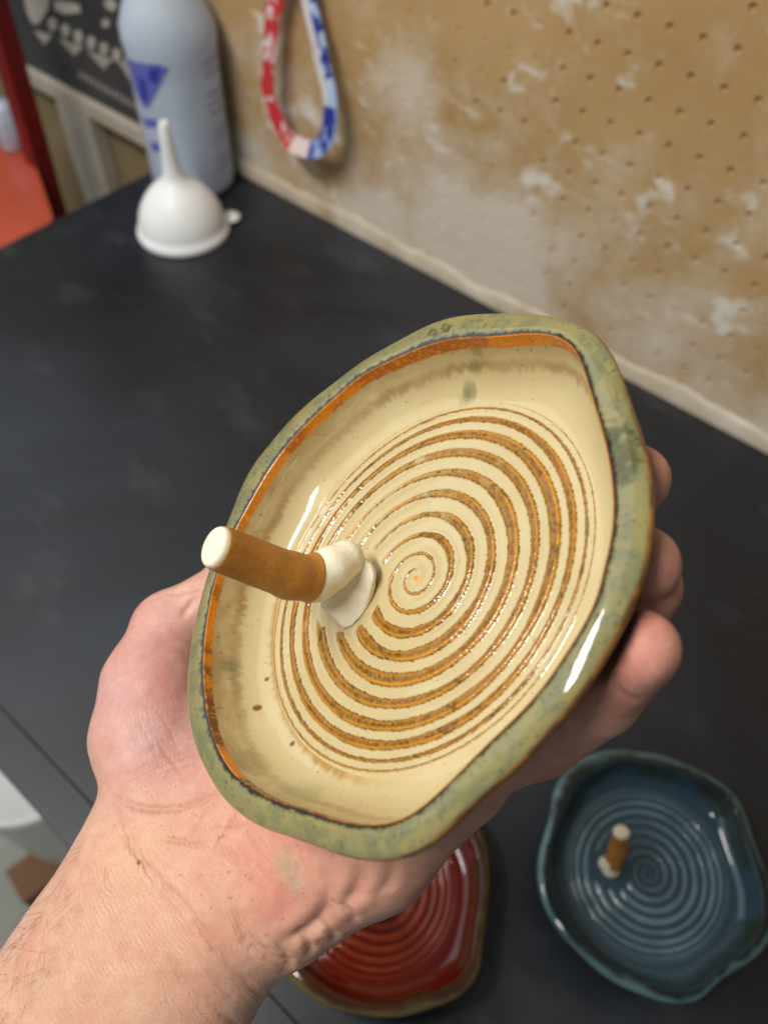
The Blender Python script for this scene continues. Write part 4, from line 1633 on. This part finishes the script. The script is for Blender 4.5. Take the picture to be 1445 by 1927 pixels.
def line_field(img_dir, period, distort):
    dw = RW.T @ np.array([img_dir[0], img_dir[1], 0.0])
    dp = t.n('ShaderNodeVectorMath', operation='DOT_PRODUCT')
    t.l(wv.outputs[0], dp.inputs[0])
    dp.inputs[1].default_value = tuple(dw)
    nz = t.noise(95, 3, 0.6)
    ph = t.math('ADD', dp.outputs['Value'], t.math('MULTIPLY', nz, distort))
    sn = t.math('SINE', t.math('MULTIPLY', ph, 2 * math.pi / period))
    brk = t.ramp(t.noise(420, 3, 0.6), [(0.40, 0.0), (0.62, 1.0)])
    return t.math('MULTIPLY', sn, brk)


lw = t.math('MULTIPLY', line_field((0.80, -0.60), 0.00125, 0.004), t.attr('wrist', 'Fac'))
n_ = t.bump(lw, 0.35, 0.00022, n_)
lt = t.math('ADD', line_field((0.45, 0.89), 0.0013, 0.003), line_field((0.93, -0.36), 0.0012, 0.003))
lt = t.math('MULTIPLY', lt, t.attr('thenar', 'Fac'))
n_ = t.bump(lt, 0.15, 0.00014, n_)
t.normal(n_)
person = link('person', me_p, m_skin.m, label='bare left hand and forearm, palm up, cupping the cream dish', cat='person')


# dark fine hairs on the outer forearm
def build_hair():
    V, Fc = [], []
    for i in range(110):
        s = RNG.uniform(-330, 40)
        off = -238 + abs(RNG.normal(0, 1)) * 42 + RNG.uniform(-6, 6)
        if off > -90 or (s > -60 and RNG.random() < 0.75):
            continue
        p2 = np.array([317.0, 1738.0]) + A_dir * s + A_perp * off
        r0 = pick(p2[0], p2[1])
        nr = hn[np.argmin(((hv - r0) ** 2).sum(1))]
        ax = (arm_pt(-300, 0, 212) - arm_pt(0, 0, 214))
        ax /= np.linalg.norm(ax)
        side = np.cross(ax, nr)
        L = RNG.uniform(6, 15)
        dv = ax * RNG.uniform(0.2, 1.0) + side * RNG.normal(0, 0.55) + nr * RNG.uniform(0.15, 0.6)
        dv /= np.linalg.norm(dv)
        bend = side * RNG.normal(0, 0.35) - nr * RNG.uniform(0.1, 0.4)
        K = 7
        pts = [r0 - nr * 0.3 + dv * L * q + bend * L * q * q * 0.7 for q in np.linspace(0, 1, K)]
        b = len(V)
        e1 = np.cross(dv, nr)
        e1 /= np.linalg.norm(e1) + 1e-9
        e2 = np.cross(dv, e1)
        for j, p in enumerate(pts):
            rad = 0.036 * (1 - 0.75 * j / (K - 1))
            for a in range(3):
                an = 2 * math.pi * a / 3
                V.append((p + e1 * math.cos(an) * rad + e2 * math.sin(an) * rad) / 1000.0)
        for j in range(K - 1):
            for a in range(3):
                c = (a + 1) % 3
                Fc.append((b + j * 3 + a, b + j * 3 + c, b + (j + 1) * 3 + c, b + (j + 1) * 3 + a))
    return mesh_np('arm_hair', cam_to_world(np.array(V)), np.array(Fc))


m_hair = plain('dark_brown_hair', (84, 56, 40), 0.45)
link('arm_hair', build_hair(), m_hair, person, kind='stuff')
